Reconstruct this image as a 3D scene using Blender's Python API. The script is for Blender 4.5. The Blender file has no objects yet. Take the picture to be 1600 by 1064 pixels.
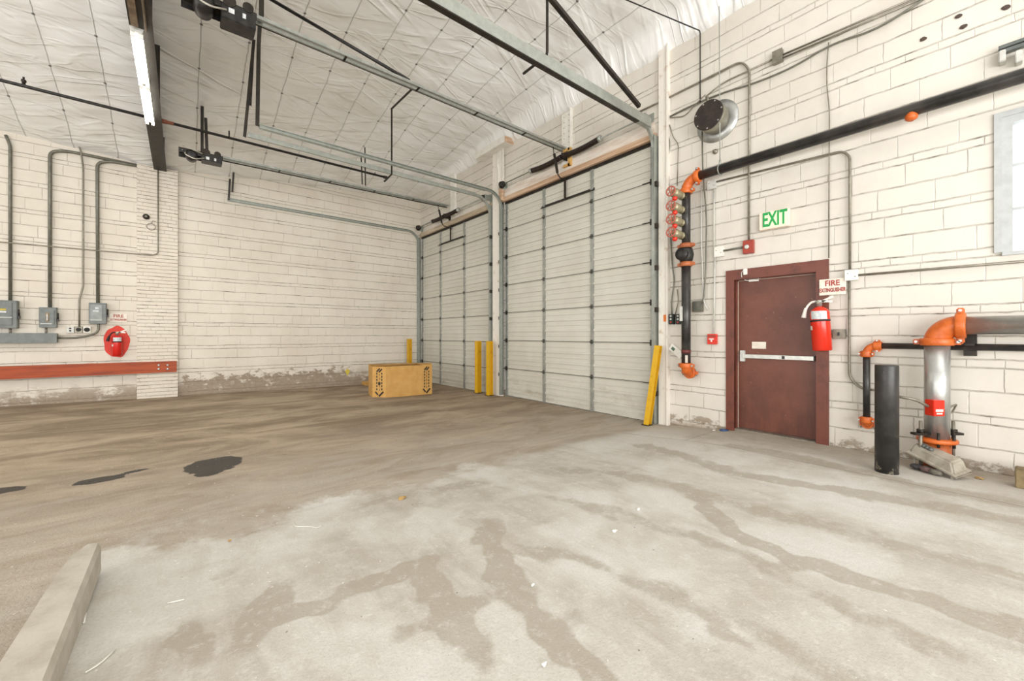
import bpy, bmesh, math, random
from mathutils import Vector, Matrix, noise
random.seed(7)
PI = math.pi
sc = bpy.context.scene
COL = sc.collection

# ------------------------------------------------------------------ camera, world, light
F, CX, HY = 634.0, 800.0, 524.0            # focal length (px), centre column, horizon row
_l = math.hypot(780.0, F)
CA, CB = 780.0 / _l, F / _l                 # right.x , forward.x
CAM = Vector((-5.53, -11.15, 1.21))
cd = bpy.data.cameras.new('camera'); cam = bpy.data.objects.new('camera', cd); COL.objects.link(cam)
cam.location = CAM
cam.rotation_euler = (PI / 2, 0, -math.atan2(CB, CA))
cd.sensor_width = 36; cd.lens = F / 1600 * 36; cd.shift_y = (HY - 532) / 1600.0
cd.clip_start = 0.05; cd.clip_end = 200
sc.camera = cam
w = bpy.data.worlds.new('sky'); sc.world = w; w.use_nodes = True
bg = w.node_tree.nodes['Background']; bg.inputs[0].default_value = (1.0, 0.995, 0.985, 1); bg.inputs[1].default_value = 1.0
sc.view_settings.view_transform = 'Standard'; sc.view_settings.look = 'None'
sc.view_settings.gamma = 1; sc.view_settings.use_curve_mapping = False
sc.view_settings.exposure = -0.04

def area(name, loc, rot, sx, sy, power, col=(1, .985, .96)):
    d = bpy.data.lights.new(name, 'AREA'); d.shape = 'RECTANGLE'; d.size = sx; d.size_y = sy
    d.energy = power; d.color = col
    o = bpy.data.objects.new(name, d); COL.objects.link(o); o.location = loc; o.rotation_euler = rot
    return o
# added fill lights out of view behind and beside the camera, then the window
area('overhead_fill', (-2.6, -13.2, 5.6), (0, 0, 0), 1.2, 4.0, 40)  # added overhead fill, no fixture behind it
area('rear_fill', (-7.0, -16.3, 1.9), (math.radians(122), 0, math.radians(-12)), 10, 3.6, 1080, (1, .99, .975))  # added fill panel, tilted up to brighten the ceiling
area('side_fill', (-14.3, -8.5, 1.9), (math.radians(118), 0, math.radians(-90)), 9, 3.6, 430, (1, .99, .975))  # added fill from the side for the door wall and ceiling
area('window_daylight', (-0.25, -11.75, 2.55), (0, math.radians(90), 0), 1.1, 1.2, 25, (.93, .97, 1))

# ------------------------------------------------------------------ pixel -> place helpers
def D(px, py):
    a = px - CX
    return Vector((a * CA + F * CB, -a * CB + F * CA, HY - py))
def onX(px, py, x=0.0):
    d = D(px, py); return CAM + d * ((x - CAM.x) / d.x)
def onY(px, py, y=0.0):
    d = D(px, py); return CAM + d * ((y - CAM.y) / d.y)
def onZ(px, py, z=0.0):
    d = D(px, py); return CAM + d * ((z - CAM.z) / d.z)
def sst(a, b, x):
    t = max(0, min(1, (x - a) / (b - a))); return t * t * (3 - 2 * t)
def zf(x, y):
    a = .11 * sst(-9.3, -7.7, y) + .04 * max(0, min(1, (y + 7.7) / 7.7))
    b = max(.15, min(1, 1 + x * .73 / 8))
    return -a * b
def onF(px, py):
    p = onZ(px, py, 0)
    for _ in range(4): p = onZ(px, py, zf(p.x, p.y))
    return p

# ------------------------------------------------------------------ materials
def lin(c):
    if isinstance(c, str):
        c = tuple(int(c[i:i + 2], 16) / 255 for i in (0, 2, 4))
    return tuple((v / 12.92 if v <= .04045 else ((v + .055) / 1.055) ** 2.4) for v in c) + (1,)
class NT:
    def __init__(s, name):
        s.m = bpy.data.materials.new(name); s.m.use_nodes = True; s.t = s.m.node_tree; s.n = s.t.nodes; s.l = s.t.links
        s.b = s.n['Principled BSDF']
    def set(s, sock, v):
        if hasattr(v, 'is_linked') or hasattr(v, 'links'): s.l.new(v, sock)
        else: sock.default_value = v
    def M(s, op, a, b=0.0, c=None, clamp=False):
        n = s.n.new('ShaderNodeMath'); n.operation = op; n.use_clamp = clamp
        s.set(n.inputs[0], a); s.set(n.inputs[1], b)
        if c is not None: s.set(n.inputs[2], c)
        return n.outputs[0]
    def mix(s, f, a, b, mode='MIX'):
        n = s.n.new('ShaderNodeMix'); n.data_type = 'RGBA'; n.blend_type = mode
        s.set(n.inputs[0], f); s.set(n.inputs[6], a); s.set(n.inputs[7], b); return n.outputs[2]
    def ramp(s, v, a, b, lo=0.0, hi=1.0):
        n = s.n.new('ShaderNodeMapRange'); n.interpolation_type = 'SMOOTHSTEP'
        s.set(n.inputs[0], v); n.inputs[1].default_value = a; n.inputs[2].default_value = b
        n.inputs[3].default_value = lo; n.inputs[4].default_value = hi; return n.outputs[0]
    def coord(s):
        return s.n.new('ShaderNodeTexCoord').outputs['Object']
    def sep(s, v):
        n = s.n.new('ShaderNodeSeparateXYZ'); s.l.new(v, n.inputs[0]); return n.outputs
    def comb(s, x, y, z):
        n = s.n.new('ShaderNodeCombineXYZ')
        s.set(n.inputs[0], x); s.set(n.inputs[1], y); s.set(n.inputs[2], z); return n.outputs[0]
    def vscale(s, v, k):
        n = s.n.new('ShaderNodeVectorMath'); n.operation = 'MULTIPLY'; s.l.new(v, n.inputs[0]); n.inputs[1].default_value = k
        return n.outputs[0]
    def noise(s, v, scale, detail=4, rough=.6, dist=0):
        n = s.n.new('ShaderNodeTexNoise'); s.l.new(v, n.inputs['Vector']); n.inputs['Scale'].default_value = scale
        n.inputs['Detail'].default_value = detail; n.inputs['Roughness'].default_value = rough
        n.inputs['Distortion'].default_value = dist; return n.outputs['Fac']
    def attr(s, name):
        n = s.n.new('ShaderNodeAttribute'); n.attribute_name = name; return n.outputs['Fac']
    def bump(s, h, strength=.4, dist=.01, prev=None):
        n = s.n.new('ShaderNodeBump'); n.inputs['Strength'].default_value = strength; n.inputs['Distance'].default_value = dist
        s.l.new(h, n.inputs['Height'])
        if prev: s.l.new(prev, n.inputs['Normal'])
        return n.outputs[0]
    def done(s, col=None, rough=.6, metal=0, nrm=None):
        if col is not None: s.set(s.b.inputs['Base Color'], col)
        s.set(s.b.inputs['Roughness'], rough); s.set(s.b.inputs['Metallic'], metal)
        if nrm: s.l.new(nrm, s.b.inputs['Normal'])
        return s.m
MATS = {}
def mat(name, c1, c2=None, rough=.5, metal=0.0, scale=12, bump=.0, lo=.35, hi=.7, stretch=(1, 1, 1), emit=0):
    if name in MATS: return MATS[name]
    t = NT(name); v = t.vscale(t.coord(), stretch)
    n1 = t.noise(v, scale, 5, .65)
    col = t.mix(t.ramp(n1, lo, hi), lin(c1), lin(c2 or c1))
    nr = t.bump(t.noise(v, scale * 4, 4), bump, .004) if bump else None
    t.done(col, rough, metal, nr)
    if emit:
        t.b.inputs['Emission Color'].default_value = lin(c1); t.b.inputs['Emission Strength'].default_value = emit
    MATS[name] = t.m; return t.m

def block_paint(name, along, rows, period, blen, base, base2, linecol, grime=None, seed=0.0, chips=0.0):
    """painted masonry: mortar lines at heights rows[] in every period; along = 0 (x) or 1 (y)"""
    t = NT(name); co = t.coord(); xyz = t.sep(co)
    wob = t.noise(co, 1.7, 3); wob2 = t.noise(co, 14, 3)
    z = t.M('ADD', xyz[2], t.M('MULTIPLY', t.M('SUBTRACT', wob, .5), .035))
    z = t.M('ADD', z, t.M('MULTIPLY', t.M('SUBTRACT', wob2, .5), .012)); z = t.M('ADD', z, 20.0 + seed)
    u = t.M('ADD', xyz[along], t.M('MULTIPLY', t.M('SUBTRACT', wob2, .5), .014)); u = t.M('ADD', u, 40.0)
    zz = t.M('FLOORED_MODULO', z, period); per = t.M('FLOOR', t.M('DIVIDE', z, period))
    dh = None; vj = None
    rr = list(rows) + [period]
    for i, r in enumerate(rr):
        d = t.M('ABSOLUTE', t.M('SUBTRACT', zz, r)); dh = d if dh is None else t.M('MINIMUM', dh, d)
    for i in range(len(rows)):
        inrow = t.M('MULTIPLY', t.M('GREATER_THAN', zz, rr[i]), t.M('LESS_THAN', zz, rr[i + 1]))
        L = blen if (rr[i + 1] - rr[i]) > period * .25 or len(rows) < 3 else blen * .55
        off = t.M('MULTIPLY', per, L * .37)
        m = t.M('FLOORED_MODULO', t.M('ADD', u, t.M('ADD', off, i * L * .5)), L)
        d = t.M('MINIMUM', m, t.M('SUBTRACT', L, m))
        d = t.M('ADD', d, t.M('MULTIPLY', t.M('SUBTRACT', 1.0, inrow), 1.0))
        vj = d if vj is None else t.M('MINIMUM', vj, d)
    hm = t.ramp(dh, .002, .011, 1, 0); vm = t.ramp(vj, .001, .006, 1, 0)
    patch = t.ramp(t.noise(co, 1.1, 4, .7), .42, .62); patch2 = t.ramp(t.noise(t.vscale(co, (1, 1, 6)), 5, 5, .75), .42, .68)
    hs = t.M('MULTIPLY', hm, t.M('ADD', .30, t.M('MULTIPLY', patch2, t.M('ADD', .40, t.M('MULTIPLY', patch, .5)))))
    vs = t.M('MULTIPLY', vm, t.M('MULTIPLY', t.ramp(t.noise(co, 2.3, 3), .42, .66), .50))
    line = t.M('MAXIMUM', hs, vs)
    col = t.mix(t.ramp(t.noise(co, .8, 5, .7), .35, .7), lin(base), lin(base2))
    col = t.mix(t.M('MULTIPLY', t.ramp(t.noise(co, 26, 4, .7), .56, .75), .16), col, lin('b9ab93'))
    specks = t.ramp(t.noise(co, 38, 3, .6), .70, .76)
    col = t.mix(t.M('MULTIPLY', specks, .35), col, lin('6e6250'))
    col = t.mix(line, col, lin(linecol))
    chip = None
    if grime:
        zt, lo, hi = grime
        gz = t.ramp(xyz[2], zt[0], zt[1], 1, 0)
        gn = t.ramp(t.M('ADD', t.noise(t.vscale(co, (1, 1, 1.6)), 3.2, 8, .72), t.M('MULTIPLY', gz, .28)), lo, hi)
        g = t.M('MULTIPLY', gn, gz)
        if chips:
            # bare damaged stretch of wall low down between two x positions
            x0, x1, zt2 = chips
            bx = t.M('MULTIPLY', t.ramp(xyz[along], x0, x0 + .12), t.ramp(xyz[along], x1 - .7, x1, 1, 0))
            bz = t.ramp(xyz[2], zt2 * .45, zt2, 1, 0)
            bn = t.ramp(t.M('ADD', t.noise(t.vscale(co, (1, 1, 1.8)), 5, 8, .72), t.M('MULTIPLY', bz, .16)), .56, .64)
            g = t.M('MAXIMUM', g, t.M('MULTIPLY', bn, t.M('MULTIPLY', bx, t.ramp(xyz[2], zt2 * .8, zt2 * 1.3, 1, 0))))
        foot = t.ramp(t.M('ADD', xyz[2], t.M('MULTIPLY', t.noise(co, 4, 5), .10)), -.05, .075, 1, 0)
        g = t.M('MAXIMUM', g, foot)
        col = t.mix(t.M('MULTIPLY', g, .88), col, t.mix(t.noise(co, 18, 4), lin('6d5c48'), lin('a08f78')))
        chip = g
    h = t.M('SUBTRACT', t.M('MULTIPLY', t.noise(co, 45, 5, .7), .22), t.M('MULTIPLY', t.M('MAXIMUM', hm, t.M('MULTIPLY', vm, .7)), .8))
    if chip is not None: h = t.M('SUBTRACT', h, t.M('MULTIPLY', chip, .6))
    return t.done(col, .62, 0, t.bump(h, .55, .012))

m_wall_r = block_paint('painted_block_right', 1, [0, .075, .286], .497, .41, 'd9d3c8', 'cec7bb', '5f5547', grime=((.0, .26), .74, .82), seed=.455)
m_wall_l = block_paint('painted_block_left', 0, [0, .075, .286], .497, .41, 'dbd4c6', 'd0c7b8', '544a3d', grime=((.0, .45), .62, .76), seed=.455, chips=(-5.6, -1.6, .42))
m_brick = block_paint('painted_brick', 0, [0], .074, .21, 'dbd3c5', 'd0c6b6', '544a3d', grime=((.0, .3), .64, .78))

m_steel_dark = mat('dark_steel', '2b2722', '3c362e', .5, .5, 8, .1)
m_black = mat('black_iron', '1d1c1b', '34312d', .42, .2, 14, .25)
m_blackpipe = mat('black_pipe_paint', '262625', '4a4743', .34, .15, 5, .15, stretch=(1, .6, .6))
m_galv = mat('galvanised_steel', '9ea29b', 'aeb2aa', .38, .6, 14, .1)
m_galv2 = mat('galvanised_pipe', 'a2a39f', 'c6c7c3', .36, .7, 9, .12, stretch=(1, .5, .25))
m_stile = mat('stile_steel', '9a9d97', 'b0b2ab', .4, .55, 10, .05)
m_conduit = mat('dull_conduit', '7d786c', '968f80', .45, .5, 14, .1)
m_greyconduit = mat('olive_grey_conduit', '66655a', '7a786b', .45, .35, 14, .1)
m_greybox = mat('grey_enamel', '5f6461', '70746f', .42, .15, 10, .08)
m_greybox2 = mat('grey_enamel_light', '747975', '868a84', .4, .15, 10, .05)
m_lightbox = mat('pale_box_paint', 'cfcfc8', 'b9b8b0', .5, .1, 12, .05)
m_white = mat('white_paint', 'e9e6de', 'dcd8cd', .5, 0, 8, .05)
m_jamb = mat('chipped_white_jamb', 'e6e0d5', 'bba68c', .55, 0, 6, .3, lo=.55, hi=.75)
m_rustwood = mat('raw_header_wood', 'b08e70', 'cdb196', .75, 0, 7, .4, stretch=(1, .15, 2.5))
m_yelwood = mat('yellow_pine', 'c2924a', 'd9b26c', .65, 0, 10, .2)
m_yellow = mat('safety_yellow', 'd3a417', 'b58914', .5, 0, 9, .3, lo=.5, hi=.75)
m_orange = mat('orange_fitting', 'd46a26', 'b5531a', .4, 0, 8, .1)
m_brownred = mat('door_brown_red', '74402f', '633426', .42, 0, 2.2, .12)
m_frame = mat('frame_brown_red', '6f3a2b', '4c271d', .42, 0, 7, .25, lo=.45, hi=.8)
m_timber = mat('orange_timber', 'a84a20', '7f3213', .6, 0, 7, .35, stretch=(.18, 1, 2.2), lo=.4, hi=.75)
m_red = mat('red_paint', 'cf2016', 'b81910', .3, 0, 5, .0)
m_redpatch = mat('red_wall_paint', 'd63a26', 'c6301d', .6, 0, 9, .3)
m_redbox = mat('red_plastic', 'a03a2a', '8c2f22', .4, 0, 9, .05)
m_handwheel = mat('faded_red_wheel', 'b0604f', '9c4a3d', .5, 0, 20, .2)
m_brass = mat('dull_brass', 'a89f82', '8c8468', .4, .5, 10, .1)
m_label = mat('pale_label', 'd9dad6', 'a9b3ba', .5, 0, 40, 0)
m_rubber = mat('black_rubber', '161514', '262422', .7, 0, 20, .1)
m_spring = mat('oiled_spring', '2a211d', '453730', .35, .5, 30, .1)
m_alu = mat('brushed_aluminium', 'b5b5ae', 'cfcec6', .32, .75, 9, .05)
m_card = mat('cardboard', 'c69a56', 'b98c49', .75, 0, 5, .1)
m_cardin = mat('cardboard_inside', 'a67f47', '93703d', .8, 0, 5, .1)
m_ink = mat('black_ink', '1c1712', '2c241c', .7)
m_wood = mat('weathered_wood', '8c7a58', '6c5c40', .8, 0, 9, .4, stretch=(.3, 1, 1))
m_plast = mat('dirty_grey_plastic', 'a69f90', '857c6c', .6, 0, 9, .25)
m_green = mat('exit_green', '1d9a4b', '1d9a4b', .5)
m_textred = mat('sign_red', 'a8382c', '933024', .6, 0, 60)
m_sign = mat('sign_white', 'e6dfd2', 'd6ccbb', .55, 0, 12)
m_signcream = mat('sign_cream', 'efe0cf', 'e7d6c2', .5, 0, 12)
m_concrete = mat('curb_concrete', 'b8b1a4', 'a39b8d', .85, 0, 6, .5)
m_paper = mat('scrap_paper', 'e8e5df', 'd2cec6', .8)
m_leaf = mat('dry_leaf', 'b3935c', '8d6f41', .8, 0, 30)
m_orangesticker = mat('orange_sticker', 'd9762c', 'd9762c', .6)
m_tube = mat('fluorescent_tube', 'fff9ee', 'fff9ee', .4, emit=14)
m_blue = mat('blue_plastic', '36507e', '2a3f66', .5)
m_greenblk = mat('push_button_black', '12211c', '1d2c27', .4)

# overhead door enamel with grime near the foot
t = NT('door_enamel'); co = t.coord(); s = t.sep(co)
c = t.mix(t.ramp(t.noise(co, .9, 4), .3, .7), lin('cfccc0'), lin('c3bfb2'))
low = t.ramp(s[2], 0.1, 1.4, 1, 0)
dirt = t.ramp(t.M('ADD', t.noise(t.vscale(co, (1, .5, 1.6)), 3.0, 7, .7), t.M('MULTIPLY', low, .16)), .64, .90)
c = t.mix(t.M('MULTIPLY', dirt, t.M('ADD', .10, t.M('MULTIPLY', low, .42))), c, lin('8b7a60'))
m_door = t.done(c, .42, .0, t.bump(t.noise(co, 30, 3), .08, .004))

# quilted foil-faced insulation
t = NT('insulation_facing'); co = t.coord(); s = t.sep(co)
def seamd(v, off, p):
    m = t.M('FLOORED_MODULO', t.M('ADD', v, off), p); return t.M('MINIMUM', m, t.M('SUBTRACT', p, m))
wb = t.noise(co, 2.0, 3)
xx = t.M('ADD', s[0], t.M('MULTIPLY', t.M('SUBTRACT', wb, .5), .05)); yy = t.M('ADD', s[1], t.M('MULTIPLY', t.M('SUBTRACT', wb, .5), .08))
dA = seamd(xx, 5.31 + 60, .6); dB = seamd(yy, 90, .9)
mA = t.ramp(dA, .002, .010, 1, 0); mB = t.ramp(dB, .002, .008, 1, 0)
nod = t.M('MULTIPLY', t.ramp(dA, .012, .022, 1, 0), t.ramp(dB, .012, .022, 1, 0))
c = t.mix(t.ramp(t.noise(co, .5, 3), .35, .65), lin('f3f3f1'), lin('e9e8e4'))
dirt = t.ramp(t.noise(co, 1.2, 6, .7), .52, .75)
c = t.mix(t.M('MULTIPLY', dirt, .25), c, lin('9f9584'))
c = t.mix(t.M('MULTIPLY', mA, .40), c, lin('6b6558')); c = t.mix(t.M('MULTIPLY', mB, .20), c, lin('7b7468'))
c = t.mix(t.M('MULTIPLY', nod, .8), c, lin('3a352d'))
rot = t.comb(t.M('ADD', t.M('MULTIPLY', s[0], .9), t.M('MULTIPLY', s[1], .35)), t.M('SUBTRACT', t.M('MULTIPLY', s[1], .9), t.M('MULTIPLY', s[0], .35)), 0.0)
rot2 = t.comb(t.M('SUBTRACT', t.M('MULTIPLY', s[0], .9), t.M('MULTIPLY', s[1], .3)), t.M('ADD', t.M('MULTIPLY', s[1], .9), t.M('MULTIPLY', s[0], .3)), 0.0)
w1 = t.noise(t.vscale(rot, (.45, 3.0, 1)), 1.15, 2, .4, .3); w2 = t.noise(t.vscale(rot2, (.5, 2.6, 1)), 1.6, 2, .42, .4)
ridge1 = t.ramp(t.M('ABSOLUTE', t.M('SUBTRACT', w1, .5)), 0, .07, 1, 0); ridge2 = t.ramp(t.M('ABSOLUTE', t.M('SUBTRACT', w2, .5)), 0, .05, 1, 0)
amt = t.ramp(t.noise(co, .9, 3), .35, .65)
hh = t.M('ADD', t.M('MULTIPLY', t.M('MULTIPLY', ridge1, amt), .5), t.M('MULTIPLY', t.M('MULTIPLY', ridge2, t.M('SUBTRACT', 1.1, amt)), .35))
hh = t.M('ADD', hh, t.M('MULTIPLY', t.M('ADD', w1, w2), 1.9))
hh = t.M('ADD', hh, t.M('MULTIPLY', t.M('ADD', mA, t.M('MULTIPLY', mB, .6)), .35))
m_ceil = t.done(c, .32, .08, t.bump(hh, .7, .030))

# ------------------------------------------------------------------ mesh builder
def basis(z):
    z = z.normalized(); a = Vector((0, 0, 1)) if abs(z.z) < .9 else Vector((1, 0, 0))
    x = a.cross(z).normalized(); return x, z.cross(x), z
def fillet(pts, r, n=6):
    pts = [Vector(p) for p in pts]; out = [pts[0]]
    for i in range(1, len(pts) - 1):
        p, a, b = pts[i], (pts[i - 1] - pts[i]), (pts[i + 1] - pts[i])
        k = min(r, a.length * .48, b.length * .48); a = a.normalized() * k; b = b.normalized() * k
        for j in range(n + 1):
            s = j / n; out.append(p + a * (1 - s) ** 2 + b * s ** 2)
    out.append(pts[-1]); return out
class MB:
    def __init__(s): s.bm = bmesh.new()
    def quad(s, *p):
        s.bm.faces.new([s.bm.verts.new(q) for q in p]); return s
    def box(s, a, b, bev=0):
        lo = [min(a[i], b[i]) for i in range(3)]; hi = [max(a[i], b[i]) for i in range(3)]
        v = [s.bm.verts.new((x, y, z)) for x in (lo[0], hi[0]) for y in (lo[1], hi[1]) for z in (lo[2], hi[2])]
        fs = [s.bm.faces.new([v[i] for i in f]) for f in ((0, 1, 3, 2), (4, 6, 7, 5), (0, 4, 5, 1), (2, 3, 7, 6), (0, 2, 6, 4), (1, 5, 7, 3))]
        if bev:
            es = list({e for f in fs for e in f.edges}); bmesh.ops.bevel(s.bm, geom=es, offset=bev, segments=2, affect='EDGES')
        return s
    def obox(s, c, ax, ay, az, size, bev=0):
        c = Vector(c); v = [s.bm.verts.new(c + ax * (i * size[0] / 2) + ay * (j * size[1] / 2) + az * (k * size[2] / 2)) for i in (-1, 1) for j in (-1, 1) for k in (-1, 1)]
        fs = [s.bm.faces.new([v[i] for i in f]) for f in ((0, 1, 3, 2), (4, 6, 7, 5), (0, 4, 5, 1), (2, 3, 7, 6), (0, 2, 6, 4), (1, 5, 7, 3))]
        if bev:
            es = list({e for f in fs for e in f.edges}); bmesh.ops.bevel(s.bm, geom=es, offset=bev, segments=2, affect='EDGES')
        return s
    def bar(s, p0, p1, w, h, up=Vector((0, 0, 1))):
        p0 = Vector(p0); p1 = Vector(p1); az = (p1 - p0).normalized()
        ax = up.cross(az)
        if ax.length < .01: ax = Vector((1, 0, 0)).cross(az)
        ax.normalize(); ay = az.cross(ax)
        return s.obox((p0 + p1) / 2, ax, ay, az, (w, h, (p1 - p0).length))
    def angle(s, p0, p1, w, t=.005, up=Vector((0, 0, 1))):
        """L-section iron"""
        p0 = Vector(p0); p1 = Vector(p1); az = (p1 - p0).normalized(); ax = up.cross(az)
        if ax.length < .01: ax = Vector((1, 0, 0)).cross(az)
        ax.normalize(); ay = az.cross(ax); c = (p0 + p1) / 2; L = (p1 - p0).length
        s.obox(c, ax, ay, az, (w, t, L)); s.obox(c + ax * (w / 2) + ay * (w / 2), ax, ay, az, (t, w, L)); return s
    def tube(s, pts, r, seg=10, cap=True, radii=None):
        pts = [Vector(p) for p in pts]; rings = []
        x = None
        for i, p in enumerate(pts):
            d = (pts[min(i + 1, len(pts) - 1)] - pts[max(i - 1, 0)])
            if d.length < 1e-7: d = Vector((0, 0, 1))
            d.normalize()
            if x is None: x, y, _ = basis(d)
            else:
                x = (x - d * x.dot(d)).normalized(); y = d.cross(x)
            rr = radii[i] if radii else r
            rings.append([s.bm.verts.new(p + (x * math.cos(2 * PI * k / seg) + y * math.sin(2 * PI * k / seg)) * rr) for k in range(seg)])
        for a, b in zip(rings, rings[1:]):
            for k in range(seg):
                f = s.bm.faces.new((a[k], a[(k + 1) % seg], b[(k + 1) % seg], b[k])); f.smooth = True
        if cap:
            s.bm.faces.new(list(reversed(rings[0]))); s.bm.faces.new(rings[-1])
        return s
    def cyl(s, p0, p1, r, seg=20): return s.tube([p0, p1], r, seg)
    def lathe(s, base, axis, prof, seg=24):
        """prof: list of (distance along axis, radius)"""
        base = Vector(base); ax = Vector(axis).normalized()
        return s.tube2([base + ax * d for d, _ in prof], [max(r, 1e-4) for _, r in prof], ax, seg)
    def tube2(s, pts, radii, ax, seg):
        x, y, _ = basis(ax); rings = []
        for p, r in zip(pts, radii):
            rings.append([s.bm.verts.new(p + (x * math.cos(2 * PI * k / seg) + y * math.sin(2 * PI * k / seg)) * r) for k in range(seg)])
        for a, b in zip(rings, rings[1:]):
            for k in range(seg):
                f = s.bm.faces.new((a[k], a[(k + 1) % seg], b[(k + 1) % seg], b[k])); f.smooth = True
        s.bm.faces.new(list(reversed(rings[0]))); s.bm.faces.new(rings[-1]); return s
    def prism(s, poly, vec):
        """poly: 3D points in a plane, extruded by vec"""
        vec = Vector(vec); a = [s.bm.verts.new(Vector(p)) for p in poly]; b = [s.bm.verts.new(Vector(p) + vec) for p in poly]
        s.bm.faces.new(a); s.bm.faces.new(list(reversed(b))); n = len(a)
        for i in range(n): s.bm.faces.new((a[i], b[i], b[(i + 1) % n], a[(i + 1) % n]))
        return s
    def ring(s, c, axis, R, r, seg=24, k=8):
        x, y, _ = basis(Vector(axis)); c = Vector(c); vs = []
        for i in range(seg):
            a = 2 * PI * i / seg; dr = x * math.cos(a) + y * math.sin(a)
            vs.append([s.bm.verts.new(c + dr * (R + r * math.cos(2 * PI * j / k)) + Vector(axis).normalized() * r * math.sin(2 * PI * j / k)) for j in range(k)])
        for i in range(seg):
            for j in range(k):
                f = s.bm.faces.new((vs[i][j], vs[(i + 1) % seg][j], vs[(i + 1) % seg][(j + 1) % k], vs[i][(j + 1) % k])); f.smooth = True
        return s
    def build(s, name, material, parent=None, label=None):
        bmesh.ops.recalc_face_normals(s.bm, faces=s.bm.faces[:])
        if parent is not None:
            q = parent
            org = Vector(parent['_o'])
        else:
            lo = Vector((min(v.co[i] for v in s.bm.verts) for i in range(3))); hi = Vector((max(v.co[i] for v in s.bm.verts) for i in range(3)))
            org = Vector(((lo.x + hi.x) / 2, (lo.y + hi.y) / 2, lo.z))
        for v in s.bm.verts: v.co -= org
        me = bpy.data.meshes.new(name); s.bm.to_mesh(me); s.bm.free()
        o = bpy.data.objects.new(name, me); COL.objects.link(o)
        me.materials.append(material); o['_o'] = list(org)
        if parent is not None: o.parent = parent
        else: o.location = org
        if label: o['label'] = label
        return o
def tag(o, label=None, cat=None, group=None, kind=None):
    if label: o['label'] = label
    if cat: o['category'] = cat
    if group: o['group'] = group
    if kind: o['kind'] = kind
    return o
def thing(name, loc, label=None, cat=None, group=None, kind=None):
    o = bpy.data.objects.new(name, None); COL.objects.link(o); o.location = Vector(loc); o['_o'] = list(loc)
    o.empty_display_size = .1
    return tag(o, label, cat, group, kind)
def text(name, body, size, loc, xdir, updir, material, parent, depth=.003, sx=1.0, bold=0.0):
    """lettering as a mesh; loc = centre"""
    cu = bpy.data.curves.new(name, 'FONT'); cu.body = body; cu.size = size; cu.align_x = 'CENTER'; cu.align_y = 'CENTER'
    cu.extrude = depth / 2; cu.offset = bold; cu.resolution_u = 3
    tmp = bpy.data.objects.new('tmp', cu); COL.objects.link(tmp)
    dg = bpy.context.evaluated_depsgraph_get(); me = bpy.data.meshes.new_from_object(tmp.evaluated_get(dg))
    bpy.data.objects.remove(tmp); xd = Vector(xdir).normalized(); ud = Vector(updir).normalized(); nd = xd.cross(ud)
    org = Vector(parent['_o'])
    for v in me.vertices:
        v.co = Vector(loc) + xd * v.co.x * sx + ud * v.co.y + nd * v.co.z - org
    me.materials.clear(); me.materials.append(material)
    o = bpy.data.objects.new(name, me); COL.objects.link(o); o.parent = parent; o['_o'] = list(org); return o

VX, VY, VZ = Vector((1, 0, 0)), Vector((0, 1, 0)), Vector((0, 0, 1))
YR = (0, -1, 0)          # reading direction on the door wall
XR = (1, 0, 0)           # reading direction on the left wall

# ------------------------------------------------------------------ structure: walls
WTOP = 6.6
def wall_cells(us, zs, holes, plane, thick, name, material):
    """wall made of cells between the cuts us x zs, leaving out holes; plane 'x' (u=y) or 'y' (u=x)"""
    mb = MB(); bm = mb.bm
    def P(u, z, d): return (d, u, z) if plane == 'x' else (u, d, z)
    def solid(i, j):
        if i < 0 or j < 0 or i >= len(us) - 1 or j >= len(zs) - 1: return False
        uc, zc = (us[i] + us[i + 1]) / 2, (zs[j] + zs[j + 1]) / 2
        return not any(h[0] < uc < h[1] and h[2] < zc < h[3] for h in holes)
    for i in range(len(us) - 1):
        for j in range(len(zs) - 1):
            if not solid(i, j): continue
            a, b, c, d = us[i], us[i + 1], zs[j], zs[j + 1]
            mb.quad(P(a, c, 0), P(b, c, 0), P(b, d, 0), P(a, d, 0)); mb.quad(P(a, c, thick), P(b, c, thick), P(b, d, thick), P(a, d, thick))
            if not solid(i - 1, j): mb.quad(P(a, c, 0), P(a, c, thick), P(a, d, thick), P(a, d, 0))
            if not solid(i + 1, j): mb.quad(P(b, c, 0), P(b, c, thick), P(b, d, thick), P(b, d, 0))
            if not solid(i, j - 1): mb.quad(P(a, c, 0), P(a, c, thick), P(b, c, thick), P(b, c, 0))
            if not solid(i, j + 1): mb.quad(P(a, d, 0), P(a, d, thick), P(b, d, thick), P(b, d, 0))
    bmesh.ops.remove_doubles(bm, verts=bm.verts[:], dist=1e-4)
    o = mb.build(name, material); off = Vector(o['_o'])
    for v in o.data.vertices: v.co += off
    o.location = (0, 0, 0); o['_o'] = [0, 0, 0]; o['kind'] = 'structure'; return o
D1 = (-3.66, -.07, -.16, 4.13)       # far overhead door   y0 y1 z0 z1
D2 = (-7.76, -4.10, -.125, 4.155)     # near overhead door
D3 = (-9.80, -8.87, -.02, 1.965)      # steel man door opening (inside the frame)
W1 = (-12.35, -11.10, 1.93, 3.10)     # window
holes = [D1, D2, D3, W1]
us = sorted({-16.5, .25} | {v for h in holes for v in h[:2]}); zs = sorted({-.5, WTOP} | {v for h in holes for v in h[2:]})
wall_cells(us, zs, holes, 'x', .24, 'wall_right', m_wall_r)
wall_cells([-14.5, 0.0], [-.5, WTOP], [], 'y', .24, 'wall_left', m_wall_l)

# brick pilaster under the beam
p = MB(); p.box((-6.235, -.10, -.3), (-5.60, .02, 4.66))
o = p.build('trim_1', m_brick); tag(o, kind='structure')
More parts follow.
